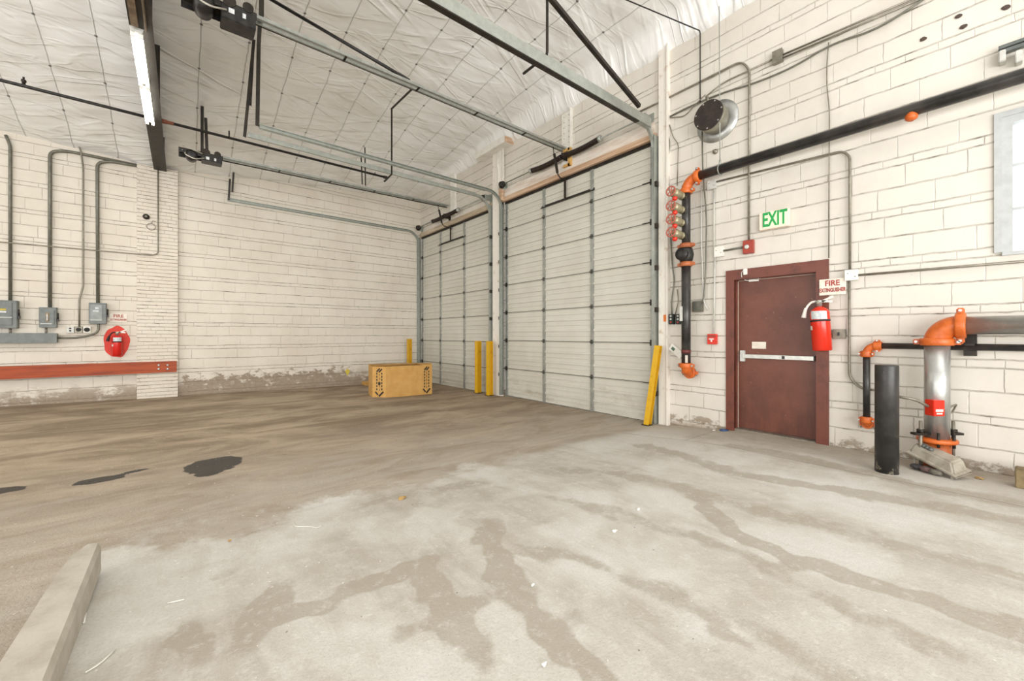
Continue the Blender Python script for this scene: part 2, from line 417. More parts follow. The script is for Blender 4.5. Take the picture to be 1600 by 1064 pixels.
# pilasters / jamb columns on the door wall
mb = MB(); mb.box((-.06, -4.05, -.2), (.01, -3.72, 5.45)); tag(mb.build('trim_2', m_jamb), kind='structure')
mb = MB(); mb.box((-.045, -7.99, -.15), (.01, -7.85, 5.45)); mb.box((-.075, -8.01, -.15), (-.0, -7.99, 5.45))
tag(mb.build('trim_3', m_jamb), kind='structure')
mb = MB(); mb.box((-.05, -2.05, 4.35), (.01, -1.83, 5.4)); tag(mb.build('trim_4', m_white), kind='structure')

# wooden headers over the two overhead doors
mb = MB(); mb.box((-.03, D2[0], 4.24), (.01, D2[1] + .02, 4.42)); tag(mb.build('trim_8', mat('rough_white_header', 'e0d8cc', 'c9b9a8', .75, 0, 6, .5, stretch=(1, .3, 2))), kind='structure')
mb = MB(); mb.box((-.055, D2[0] - .04, 4.15), (.02, D2[1] + .04, 4.24))
mb.box((-.12, D2[1] - .03, 4.16), (-.05, D2[1] + .07, 4.44))
tag(mb.build('trim_5', m_rustwood), kind='structure')
mb = MB(); mb.box((-.05, D1[0], 4.12), (.02, D1[1], 4.24))
tag(mb.build('trim_6', mat('dull_header_wood', 'a6947c', 'c9bba5', .8, 0, 7, .4, stretch=(1, .2, 2))), kind='structure')

# ------------------------------------------------------------------ floor
def linsp(a, b, st):
    n = max(1, int(round((b - a) / st))); return [a + (b - a) * i / n for i in range(n)]
fx = linsp(-14.5, -6.4, .15) + linsp(-6.4, -2.2, .028) + linsp(-2.2, .4, .05) + [.4]
fy = linsp(-16.5, -11.4, .2) + linsp(-11.4, -7.5, .028) + linsp(-7.5, .25, .09) + [.25]
def segd(p, a, b):
    ax, ay = a; bx, by = b; dx, dy = bx - ax, by - ay; L = dx * dx + dy * dy
    s = max(0, min(1, ((p[0] - ax) * dx + (p[1] - ay) * dy) / L)) if L > 0 else 0
    return math.hypot(p[0] - ax - s * dx, p[1] - ay - s * dy)
def pl(*pts): return [tuple(onF(*q)[:2]) for q in pts]
tracks = [  # (polyline on the floor, half width, strength)
    (pl((300, 1000), (480, 955), (560, 915), (640, 890), (740, 880)), .045, .9),
    (pl((450, 890), (410, 960), (350, 1064)), .06, .9),
    (pl((665, 850), (675, 910), (715, 985), (800, 1064)), .065, 1.0),
    (pl((560, 1010), (640, 985), (720, 955), (800, 905)), .045, .7),
    (pl((770, 800), (762, 840), (790, 900), (850, 980), (930, 1064)), .07, .8),
    (pl((1080, 760), (1100, 790), (1150, 835), (1260, 880), (1420, 930), (1600, 985)), .07, .75),
    (pl((980, 690), (1150, 740), (1350, 772), (1600, 815)), .10, .6),
    (pl((800, 765), (950, 800), (1120, 850), (1300, 930), (1500, 1030)), .08, .4),
    (pl((740, 850), (900, 870), (1060, 930), (1240, 1064)), .07, .45),
    (pl((1100, 690), (1250, 715), (1420, 755), (1600, 790)), .12, .5),
    (pl((240, 930), (330, 905), (420, 870)), .05, .5),
    (pl((285, 950), (282, 1064)), .018, .9), (pl((310, 950), (322, 1064)), .018, .9), (pl((262, 955), (265, 1064)), .012, .8),
    (pl((165, 960), (210, 955), (250, 968)), .05, .7), (pl((860, 1000), (905, 960), (960, 950)), .05, .6),
    (pl((640, 1064), (700, 1010), (790, 960)), .05, .6), (pl((1000, 900), (1200, 1000), (1330, 1064)), .10, .4),
    (pl((830, 730), (1000, 745), (1200, 800), (1600, 900)), .10, .45), (pl((500, 800), (650, 770), (800, 745)), .12, .4),
]
tb = []
for q, wd, st in tracks:
    xs = [a[0] for a in q]; ys = [a[1] for a in q]; tb.append((min(xs) - .3, max(xs) + .3, min(ys) - .3, max(ys) + .3))
stains = []   # oil stains: centre, half axes, angle
def stain(pa, pb, halfw, s=1.0):
    a = onF(*pa); b = onF(*pb); stains.append((((a.x + b.x) / 2, (a.y + b.y) / 2), (b - a).length / 2, halfw, math.atan2(b.y - a.y, b.x - a.x), s))
stain((290, 729), (382, 722), .30); stain((305, 738), (345, 740), .12, .8)
stain((105, 757), (205, 741), .10); stain((190, 738), (238, 731), .05, .8)
stain((-60, 775), (52, 760), .12, .8); stain((430, 711), (455, 709), .035, .6); stain((395, 731), (425, 727), .03, .5)
stain((955, 762), (1010, 768), .05, .35)
bm = bmesh.new(); grid = []
wl = bm.verts.layers.float.new('track'); ol = bm.verts.layers.float.new('oil')
for y in fy:
    row = []
    for x in fx:
        z = zf(x, y)
        if -7.9 < y < -.2: z += .012 * (noise.noise(Vector((x * .9, y * .9, 0))) )
        v = bm.verts.new((x, y, z)); tv = 0
        if -12 < y < -7 and -7 < x:
            for (q, wd, st), b in zip(tracks, tb):
                if b[0] < x < b[1] and b[2] < y < b[3]:
                    dd = [segd((x, y), q[i], q[i + 1]) for i in range(len(q) - 1)]; d = min(dd)
                    e_ = min(math.hypot(x - q[0][0], y - q[0][1]), math.hypot(x - q[-1][0], y - q[-1][1]) if q[-1][1] > -10.2 else 9)
                    d += .06 * noise.noise(Vector((x * 9, y * 9, 1))) + .05 * noise.noise(Vector((x * 3, y * 3, 5))); k_ = min(1, e_ / .3)
                    tv = max(tv, st * k_ * (1 - sst(wd * .3, wd * 1.9, d)))
        v[wl] = tv; ov = 0
        for c, a, b2, an, st in stains:
            dx, dy = x - c[0], y - c[1]
            if abs(dx) + abs(dy) > 3: continue
            u_ = (dx * math.cos(an) + dy * math.sin(an)) / a; w_ = (-dx * math.sin(an) + dy * math.cos(an)) / b2
            ov = max(ov, st * max(0, 1.5 - math.hypot(u_, w_)) / 1.5)
        v[ol] = ov; row.append(v)
    grid.append(row)
for j in range(len(fy) - 1):
    for i in range(len(fx) - 1):
        f = bm.faces.new((grid[j][i], grid[j][i + 1], grid[j + 1][i + 1], grid[j + 1][i])); f.smooth = True
me = bpy.data.meshes.new('floor'); bm.to_mesh(me); bm.free()
fl = bpy.data.objects.new('floor', me); COL.objects.link(fl); fl['kind'] = 'structure'
t = NT('yard_floor'); co = t.coord(); s = t.sep(co)
wn = t.noise(co, 2.2, 5, .65)
slab = t.M('MULTIPLY', t.ramp(t.M('ADD', s[1], t.M('MULTIPLY', t.M('SUBTRACT', wn, .5), t.ramp(s[0], -4.2, -1.2, 1.6, .25))), -8.02, -7.72, 1, 0),
           t.ramp(t.M('ADD', s[0], t.M('MULTIPLY', t.M('SUBTRACT', wn, .5), .1)), -5.98, -5.90))
# asphalt
n1 = t.noise(t.vscale(co, (.55, 1.2, 1)), 1.3, 6, .7, .6); n2 = t.noise(co, 60, 3, .7); n3 = t.noise(t.vscale(co, (.5, 1.5, 1)), 1.9, 7, .74, .9)
asp = t.mix(t.ramp(n1, .36, .64), lin('7d6c57'), lin('a7967f'))
asp = t.mix(t.M('MULTIPLY', t.ramp(n3, .48, .68), .42), asp, lin('65543f'))
asp = t.mix(t.M('MULTIPLY', t.ramp(n2, .55, .75), .35), asp, lin('50463a'))
# dusty, paler towards the slab
dust = t.M('MULTIPLY', t.ramp(t.M('ADD', s[1], t.M('MULTIPLY', n1, 2.4)), -7.2, -3.6, 1, 0), .80)
asp = t.mix(dust, asp, t.mix(t.ramp(n3, .35, .65), lin('b5aea2'), lin('9f9484')))
# slab concrete
n4 = t.noise(t.vscale(co, (1.0, .8, 1)), 1.2, 7, .68, .8); n5 = t.noise(co, 5.0, 6, .72); n6 = t.noise(t.vscale(co, (2.4, .35, 1)), 1.5, 6, .7, .4)
con = t.mix(t.ramp(n4, .38, .64), lin('c2beb6'), lin('b1aa9e'))
con = t.mix(t.M('MULTIPLY', t.ramp(n6, .46, .66), .55), con, lin('a1988a'))
con = t.mix(t.M('MULTIPLY', t.ramp(n5, .50, .60), .30), con, lin('cdcac4'))
tr = t.M('MULTIPLY', t.ramp(t.M('ADD', t.attr('track'), t.M('MULTIPLY', t.M('SUBTRACT', n5, .5), 1.15)), .22, .50), .78)
con = t.mix(tr, con, lin('9f9687'))
fresh = t.M('MULTIPLY', t.ramp(t.noise(co, 1.0, 3, .5), .48, .60), t.M('SUBTRACT', 1.0, tr))
con = t.mix(t.M('MULTIPLY', fresh, .55), con, lin('d2d0cb'))
joint = t.M('MULTIPLY', t.ramp(t.M('ABSOLUTE', t.M('ADD', s[0], .92)), .004, .010, 1, 0), .55)
joint = t.M('MAXIMUM', joint, t.M('MULTIPLY', t.ramp(t.M('ABSOLUTE', t.M('ADD', s[1], 8.72)), .004, .009, 1, 0), t.M('MULTIPLY', t.ramp(s[0], -.95, -.9), .5)))
con = t.mix(t.M('MULTIPLY', t.ramp(t.noise(co, 85, 3, .8), .42, .72), .30), con, lin('958b7c'))
con = t.mix(t.M('MULTIPLY', t.ramp(t.noise(co, 16, 6, .8), .52, .66), .28), con, lin('dcd9d3'))
con = t.mix(joint, con, lin('6b6253'))
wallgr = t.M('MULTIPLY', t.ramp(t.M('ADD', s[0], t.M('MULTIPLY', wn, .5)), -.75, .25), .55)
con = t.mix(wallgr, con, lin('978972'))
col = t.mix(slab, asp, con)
oil = t.M('ADD', t.attr('oil'), t.M('MULTIPLY', t.M('SUBTRACT', t.noise(t.vscale(co, (1, 1, 1)), 4.5, 7, .7), .5), .55))
oilm = t.ramp(oil, .34, .39)
oilm = t.M('MULTIPLY', oilm, t.ramp(t.attr('oil'), .02, .08))
col = t.mix(t.M('MULTIPLY', oilm, .9), col, lin('1d1a17'))
grit = t.ramp(t.noise(co, 42, 2, .5), .735, .76); col = t.mix(t.M('MULTIPLY', grit, .8), col, lin('e4dfd5'))
grit2 = t.ramp(t.noise(t.vscale(co, (1.1, .9, 1)), 30, 2, .5), .75, .78); col = t.mix(t.M('MULTIPLY', grit2, .6), col, lin('4a4034'))
rough = t.M('SUBTRACT', .88, t.M('MULTIPLY', oilm, .15))
bh = t.M('ADD', t.M('MULTIPLY', n2, t.M('SUBTRACT', 1.0, t.M('MULTIPLY', slab, .7))), t.M('MULTIPLY', n5, .8))
fl.data.materials.append(t.done(col, rough, 0, t.bump(bh, .55, .012)))

# concrete curb stub at the end of the slab
mb = MB()
pr = [(-5.86, -8.14, 0), (-5.90, -8.12, 0), (-5.965, -8.24, 0), (-5.985, -8.42, 0), (-6.01, -9.0, 0), (-6.01, -12.2, 0), (-5.86, -12.2, 0)]
lay = []
for dz, ins in ((-.02, 0), (.10, .0), (.125, .012)):
    c = Vector((-5.93, -9.8, 0)); ring_ = []
    for q in pr:
        q = Vector(q); q.x += (-ins if q.x > -5.93 else ins); q.z = dz + (-.0); ring_.append(mb.bm.verts.new(q))
    lay.append(ring_)
for a, b in zip(lay, lay[1:]):
    for i in range(len(pr)): mb.bm.faces.new((a[i], a[(i + 1) % len(pr)], b[(i + 1) % len(pr)], b[i]))
mb.bm.faces.new(lay[-1])
tag(mb.build('concrete_curb', m_concrete), 'narrow pale concrete curb ending on the floor in the lower left corner', 'curb')

# ------------------------------------------------------------------ ceiling (sagging quilted insulation)
def ztop_left(x):
    pts = [(-14.5, 5.1), (-8, 4.80), (-5.9, 4.66), (-3.5, 4.95), (-1.0, 5.17), (0.3, 5.36)]
    for (a, b), (c, d) in zip(pts, pts[1:]):
        if a <= x <= c: return b + (d - b) * (x - a) / (c - a)
    return pts[-1][1]
def zc(x, y):
    g = 1 - (1 - min(1, max(0, -y) / 7.5)) ** 2
    z = ztop_left(x) + (6.2 - ztop_left(x)) * g
    if x > -1.9:
        d = -x; k = .45 * sst(0, .22, d) + .55 * min(1, d / 1.8)
        z = 5.38 + (z - 5.38) * k if z > 5.38 else z
    sx = ((x + 5.31) / .6) % 1; sy = (y / .9) % 1
    z -= .028 * (math.sin(PI * sx) * math.sin(PI * sy)) ** .7
    z += .035 * noise.noise(Vector((x * .8, y * .8, 3))) 
    z += .012 * noise.noise(Vector((x * 2.0 + y * 3.0, y * 1.2 - x, 9)))
    return z
cxs = linsp(-14.5, -9, .3) + linsp(-9, 0.05, .06) + [.05]
cys = linsp(-16.5, -11, .3) + linsp(-11, .03, .06) + [.03]
bm = bmesh.new(); g = [[bm.verts.new((x, y, zc(x, y))) for x in cxs] for y in cys]
for j in range(len(cys) - 1):
    for i in range(len(cxs) - 1):
        f = bm.faces.new((g[j][i], g[j + 1][i], g[j + 1][i + 1], g[j][i + 1])); f.smooth = True
me = bpy.data.meshes.new('ceiling'); bm.to_mesh(me); bm.free(); me.materials.append(m_ceil)
ce = bpy.data.objects.new('ceiling', me); COL.objects.link(ce); ce['kind'] = 'structure'
# roof deck above so no sky leaks between wall tops and insulation
mb = MB(); mb.box((-14.5, -16.5, WTOP), (.3, .3, WTOP + .1)); tag(mb.build('trim_7', m_white), kind='structure')

# steel roof girder
g0 = thing('roof_girder', (-5.88, -2, 4.60), 'dark steel roof girder running overhead from the brick pilaster, carrying the lit lamps', 'girder')
mb = MB(); mb.box((-5.98, -16.4, 4.60), (-5.78, -.0, 4.615)); mb.build('bottom_flange', m_steel_dark, g0)
mb = MB(); mb.box((-5.885, -16.4, 4.615), (-5.875, -.0, 6.2)); mb.build('web', m_steel_dark, g0)
for y in (-1.2, -3.2, -5.2, -7.2, -9.2):
    MB().box((-5.975, y, 4.615), (-5.785, y + .01, 5.5 if y < -2 else 4.9)).build('stiffener', m_steel_dark, g0)

# two fluorescent strip lights end to end
for k, (y0, y1) in enumerate(((-5.08, -3.88), (-3.84, -2.64))):
    q = thing('strip_light', (-5.92, (y0 + y1) / 2, 4.52), ('nearer' if k == 0 else 'farther') + ' lit fluorescent strip under the dark roof girder, ' + ('with its end plate to the front' if k == 0 else 'ending close to the pilaster wall'), 'ceiling light', 'lit strip lights under the girder')
    mb = MB(); mb.prism([(-5.98, y0, 4.6), (-5.86, y0, 4.6), (-5.875, y0, 4.545), (-5.965, y0, 4.545)], (0, y1 - y0, 0)); mb.build('fixture_body', m_lightbox, q)
    for x in (-5.955, -5.885):
        MB().cyl((x, y0 + .03, 4.52), (x, y1 - .03, 4.52), .016, 12).build('tube', m_tube, q)
    for x in (-5.955, -5.885):
        for y in (y0 + .015, y1 - .03): MB().box((x - .018, y, 4.50), (x + .018, y + .015, 4.55)).build('lamp_holder', m_white, q)
    d = bpy.data.lights.new('strip_glow', 'AREA'); d.shape = 'RECTANGLE'; d.size = .12; d.size_y = 1.15; d.energy = 32; d.color = (1, .97, .9)
    lo = bpy.data.objects.new('strip_glow', d); COL.objects.link(lo); lo.location = (-5.92, (y0 + y1) / 2, 4.49)
mb = MB(); mb.box((-5.96, -9.0, 4.56), (-5.90, -5.15, 4.60)); mb.cyl((-5.84, -9, 4.58), (-5.84, -5.1, 4.58), .012, 8)
tag(mb.build('cable_tray', mat('rusty_channel', '6b5a48', '8a7862', .6, .3, 12, .2)), 'brown steel channel under the girder in front of the lit strips', 'channel')

# ------------------------------------------------------------------ overhead doors
SEC = 7
def overhead_door(n, y0, y1, z0, z1, mids, label, near):
    r = thing('door_%d' % n, (.04, (y0 + y1) / 2, z0), label, 'overhead door', None, 'structure')
    h = (z1 - z0) / SEC; X = .035
    for k in range(SEC):
        a = z0 + k * h + .004; b = z0 + (k + 1) * h - .004; H = b - a
        prof = [(0, .0), (.0, .012), (.014, .012), (.022, 0)]     # top/bottom rolled lips
        # profile: list (frac z, x out)  ribs stand out 1 cm
        pts = [(0, .012), (.02, .012), (.035, 0)]
        for c in (.17, .33, .50, .66, .83):
            dep = .020 if c in (.33, .66) else .009; wd = .034 if c in (.33, .66) else .022
            pts += [(c - wd, 0), (c - wd + .006, dep), (c + wd - .006, dep), (c + wd, 0)]
        pts += [(.965, 0), (.98, .012), (1, .012)]
        poly = [(X - d, y0, a + f_ * H) for f_, d in pts] + [(X + .03, y0, b), (X + .03, y0, a)]
        mb = MB(); mb.prism(poly, (0, y1 - y0, 0)); mb.build('door_section', m_door, r)
    for y in [y0 + .045] + mids + [y1 - .045]:
        mb = MB()
        for k in range(SEC):
            a = z0 + k * h + .012; b = z0 + (k + 1) * h - .012
            mb.box((X - .028, y - .032, a), (X - .004, y + .032, b))
        mb.build('stile', m_stile, r)
    for y in mids:
        for k in range(1, SEC):
            z = z0 + k * h; mb = MB()
            mb.box((X - .036, y - .024, z - .038), (X - .028, y + .024, z - .008)); mb.box((X - .036, y - .024, z + .008), (X - .028, y + .024, z + .038))
            mb.cyl((X - .040, y - .036, z), (X - .040, y + .036, z), .012, 8)
            mb.build('hinge', mat('hinge_steel', '4c4b46', '66645c', .45, .5), r)
    for y, sg in ((y0 + .05, -1), (y1 - .05, 1)):
        for k in range(1, SEC):
            z = z0 + k * h; mb = MB()
            mb.box((X - .040, y - .03, z - .045), (X - .028, y + .03, z + .045)); mb.cyl((X - .05, y - .06, z), (X - .05, y + sg * .09, z), .008, 8)
            if sg == -1: mb.cyl((X - .04, y + .02, z), (X - .04, y + .16, z), .006, 6)
            mb.build('roller_hinge', m_steel_dark, r)
    # dark rails at section joints and the top, opener frame on the top section
    for k in range(1, SEC):
        z = z0 + k * h; MB().box((X - .016, y0, z - .007), (X - .0, y1, z + .005)).build('joint_rail', mat('joint_rail_steel', '5a5a52', '6a6a60', .5, .4), r)
    MB().box((X - .035, y0, z1 - .055), (X + .01, y1, z1 + .005)).build('top_seal', m_steel_dark, r)
    MB().box((X - .02, y0, z0 - .03), (X + .02, y1, z0 + .02)).build('bottom_seal', mat('bottom_seal_grey', '77756c', '5c594f', .6), r)
    zb = z1 - h * .70
    mb = MB(); yc = (mids[0] + mids[1]) / 2
    mb.angle((X - .045, mids[0] + .06, zb), (X - .045, mids[1] - .06, zb), .045, .006); mb.box((X - .07, yc - .02, zb), (X - .05, yc + .02, z1 - .02))
    mb.build('opener_frame', m_steel_dark, r)
    return r
d1 = overhead_door(1, D1[0], D1[1], D1[2], D1[3], [-1.19, -2.41], 'smaller-looking far white ribbed overhead door next to the room corner', False)
d2 = overhead_door(2, D2[0], D2[1], D2[2], D2[3], [-5.33, -6.54], 'large near white ribbed overhead door between the yellow posts', True)
c = onX(1021, 499, .0); MB().box((-.005, c.y - .03, c.z - .04), (-.0, c.y + .03, c.z + .04)).build('sticker', m_orangesticker, d2, 'orange sticker')
# torn scrapes near the door foot
# tracks -------------------------------------------------------------
def door_track(y, ztop, xend, label, sgn, big=False, zbot=-.1, grp='tracks of the overhead doors'):
    r = thing('door_track', (-.08, y, zbot), label, 'door track', grp)
    w_ = .055
    path = [Vector((-.07, y, zbot)), Vector((-.07, y, ztop - .38))]
    for i in range(1, 11):
        a = PI / 2 * i / 10; path.append(Vector((-.07 - .38 * (1 - math.cos(a)), y, ztop - .38 + .38 * math.sin(a))))
    def sweep(path, mb, W, Hh):
        rings = []
        for i, p_ in enumerate(path):
            d = (path[min(i + 1, len(path) - 1)] - path[max(0, i - 1)]).normalized(); nn = d.cross(VY)
            # C-channel section open towards the door
            o_ = [(-W / 2, -Hh / 2), (-W / 2, Hh / 2), (W / 2, Hh / 2), (W / 2, -Hh / 2), (W / 2 - .006, -Hh / 2), (W / 2 - .006, Hh / 2 - .006), (-W / 2 + .006, Hh / 2 - .006), (-W / 2 + .006, -Hh / 2)]
            rings.append([mb.bm.verts.new(p_ + nn * a + VY * (b * sgn)) for a, b in o_])
        for a, b in zip(rings, rings[1:]):
            for k in range(8): mb.bm.faces.new((a[k], a[(k + 1) % 8], b[(k + 1) % 8], b[k]))
        mb.bm.faces.new(rings[0]); mb.bm.faces.new(rings[-1])
    mb = MB(); sweep(path[:2], mb, w_, .045); mb.build('vertical_track', m_galv, r)
    mb = MB(); sweep(path[1:], mb, w_, .045); mb.build('curved_track', m_galv, r)
    mb = MB(); sweep([path[-1], Vector((xend, y, ztop))], mb, w_, .045); mb.build('horizontal_track', m_galv, r)
    # back angle on the vertical part and along the overhead part
    mb = MB(); mb.box((-.12, y + sgn * .03, zbot), (-.0, y + sgn * .036, ztop - .15)); mb.box((-.006, y + sgn * .03, zbot), (-.0, y + sgn * .075, ztop - .15))
    mb.build('wall_angle', m_galv, r)
    if big:
        mb = MB(); mb.box((xend, y + sgn * .03, ztop - .07), (-.20, y + sgn * .036, ztop + .06)); mb.box((xend, y - .04, ztop - .075), (-.20, y + .04, ztop - .068))
        mb.build('stiffening_angle', m_galv, r)
        MB().box((xend, y - .035, ztop - .085), (-.5, y + .03, ztop - .076)).build('track_underside', m_steel_dark, r)
    else:
        MB().box((xend, y + sgn * .03, ztop - .035), (-.5, y + sgn * .036, ztop + .04)).build('stiffening_angle', m_galv, r)
    for z in [v * .62 + .35 for v in range(6)]:
        MB().box((-.115, y + sgn * .036, z - .035), (-.06, y + sgn * .07, z + .035)).build('track_bracket', m_steel_dark, r)
    return r
tA = door_track(-.05, 4.27, -4.74, 'overhead door track hugging the left wall beside the far door', 1)
tB = door_track(-3.64, 4.33, -4.74, 'right-hand track of the far overhead door, lower of the close pair overhead', -1)
tC = door_track(-4.08, 4.33, -4.64, 'left-hand track of the near overhead door, upper of the close pair overhead', 1)
tD = door_track(-7.79, 4.33, -5.0, 'right-hand track of the near overhead door, widest steel channel overhead', -1, True)

# hangers (parts of the tracks they carry)
def hang(parent, pts, w_=.035):
    for a, b in zip(pts, pts[1:]):
        MB().angle(a, b, w_, .005, up=VY).build('hanger', m_steel_dark, parent)
hang(tA, [(-4.72, -.06, 4.25), (-4.70, -.10, 4.72)]); hang(tA, [(-4.66, -.14, 4.42), (-4.64, -.2, 4.85)])
hang(tB, [onY(382, 214, -3.64), onY(397, 58, -3.7), onY(404, -6, -3.9)], .04); hang(tB, [onY(391, 165, -3.66), onY(396, 70, -3.66)], .03)
hang(tC, [onY(402, 197, -4.08), onY(404, 70, -4.08), onY(410, -30, -4.2)], .05)
hang(tB, [onY(600, 284, -3.6), onY(612, 272, -3.75), onY(612, 170, -4.4)], .028)
hang(tB, [onY(612, 170, -4.4), onY(643, 140, -5.6)], .028)
hang(tB, [onY(566, 288, -3.66), onY(564, 240, -3.66)], .02); hang(tB, [onY(571, 290, -3.66), onY(570, 230, -3.66)], .02)
for q in (tD,):
    MB().tube(fillet([onY(855, -30, -7.79), onY(855, 86, -7.79), onY(818, 115, -7.3)], .05), .016, 10).build('hanger', m_steel_dark, q)
    MB().angle(onY(858, -10, -7.95), onY(1001, 165, -7.95), .045, .006, up=VY).build('sway_brace', m_steel_dark, q)
    c = onY(805, 72, -7.79); mb = MB(); mb.box((c.x - .02, c.y - .02, c.z - .04), (c.x + .03, c.y + .02, c.z + .02)); mb.cyl(c + Vector((0, 0, -.06)), c + Vector((0, 0, .03)), .008, 8)
    mb.build('clamp', m_galv, q)

# torsion springs -------------------------------------------------------
def spring_assembly(y0, y1, ys0, ys1, z, label, sag, xo=-.16):
    r = thing('torsion_spring', (xo, (y0 + y1) / 2, z - .1), label, 'door spring', 'springs above the overhead doors')
    MB().cyl((xo, y0, z), (xo, y1, z), .0125, 10).build('shaft', m_galv, r)
    ym = (ys0 + ys1) / 2
    for a, b in ((ys0, ym - .03), (ym + .03, ys1)):
        pts = []; rad = []; n = int((b - a) / .012)
        for i in range(n + 1):
            y = a + (b - a) * i / n; s = (y - ys0) / (ys1 - ys0)
            pts.append((xo, y, z - sag * math.sin(PI * ((s * 2) % 1)) * .5)); rad.append(.045 + (.006 if i % 2 else 0))
        MB().tube(pts, .04, 14, radii=rad).build('spring_coil', m_spring, r)
    for y in (y0 + .09, y1 - .09):
        mb = MB(); mb.lathe((xo, y - .04, z), (0, 1, 0), [(0, .03), (.0, .065), (.012, .065), (.018, .05), (.05, .05), (.06, .075), (.075, .075), (.08, .02)], 20)
        mb.build('cable_drum', m_steel_dark, r)
    for y in (y0 + .02, ym, y1 - .02):
        mb = MB(); mb.box((xo - .03, y - .005, z - .06), (-.0, y + .005, z + .06)); mb.box((-.012, y - .05, z - .10), (-.0, y + .05, z + .10))
        mb.lathe((xo, y - .015, z), (0, 1, 0), [(0, .03), (.03, .03)], 14); mb.build('bearing_plate', m_galv if y != ym else m_steel_dark, r)
    for y in (ys0, ys1):
        MB().lathe((xo, y - .03, z), (0, 1, 0), [(0, .03), (.01, .055), (.05, .055), (.06, .03)], 16).build('winding_cone', m_galv, r)
    return r
spring_assembly(-3.62, -.12, -2.40, -1.05, 4.36, 'black coil spring on a shaft above the far overhead door', .03)
spring_assembly(-7.72, -4.12, -6.85, -5.15, 4.47, 'long black coil spring drooping on its shaft above the near overhead door', .06)
# white perforated post and wooden bracket above the near door
r = thing('spring_post', (-.05, -5.98, 4.2), 'white perforated steel post with wooden bracket behind the long door spring', 'bracket')
mb = MB(); mb.box((-.035, -6.08, 4.35), (.0, -5.86, 5.32)); mb.box((-.06, -6.10, 4.33), (.0, -6.08, 5.36)); spo = mb.build('post', m_white, r)
for k in range(9):
    for y_ in (-5.92, -6.04): MB().cyl((-.037, y_, 4.45 + k * .1), (-.034, y_, 4.45 + k * .1), .008, 8).build('bolt', m_steel_dark, spo)
mb = MB(); mb.box((-.085, -6.12, 4.30), (-.035, -6.06, 4.62)); mb.box((-.085, -6.10, 4.30), (-.05, -5.94, 4.34)); mb.box((-.085, -6.10, 4.58), (-.05, -5.94, 4.62))
mb.build('wooden_bracket', m_yelwood, r)
r = thing('wooden_lintel', onX(795, 230, -.1), 'white wooden box end jutting from the insulation above the column between the doors', 'timber')
q = onX(800, 215, -.1)
mb = MB(); mb.box((-.25, -4.40, 5.30), (-.0, -3.3, 5.44)); mb.build('casing', m_white, r)
mb = MB(); mb.box((-.245, -4.406, 5.305), (-.005, -4.40, 5.435)); mb.build('end_grain', m_rustwood, r)
mb = MB(); mb.tube([(-.07, -3.96, 4.45), (-.07, -3.97, 4.85), (-.07, -3.93, 5.0), (-.07, -3.93, 5.3)], .018, 8); mb.box((-.075, -4.14, 4.4), (-.06, -4.10, 5.3)); mb.build('strap', m_white, r)

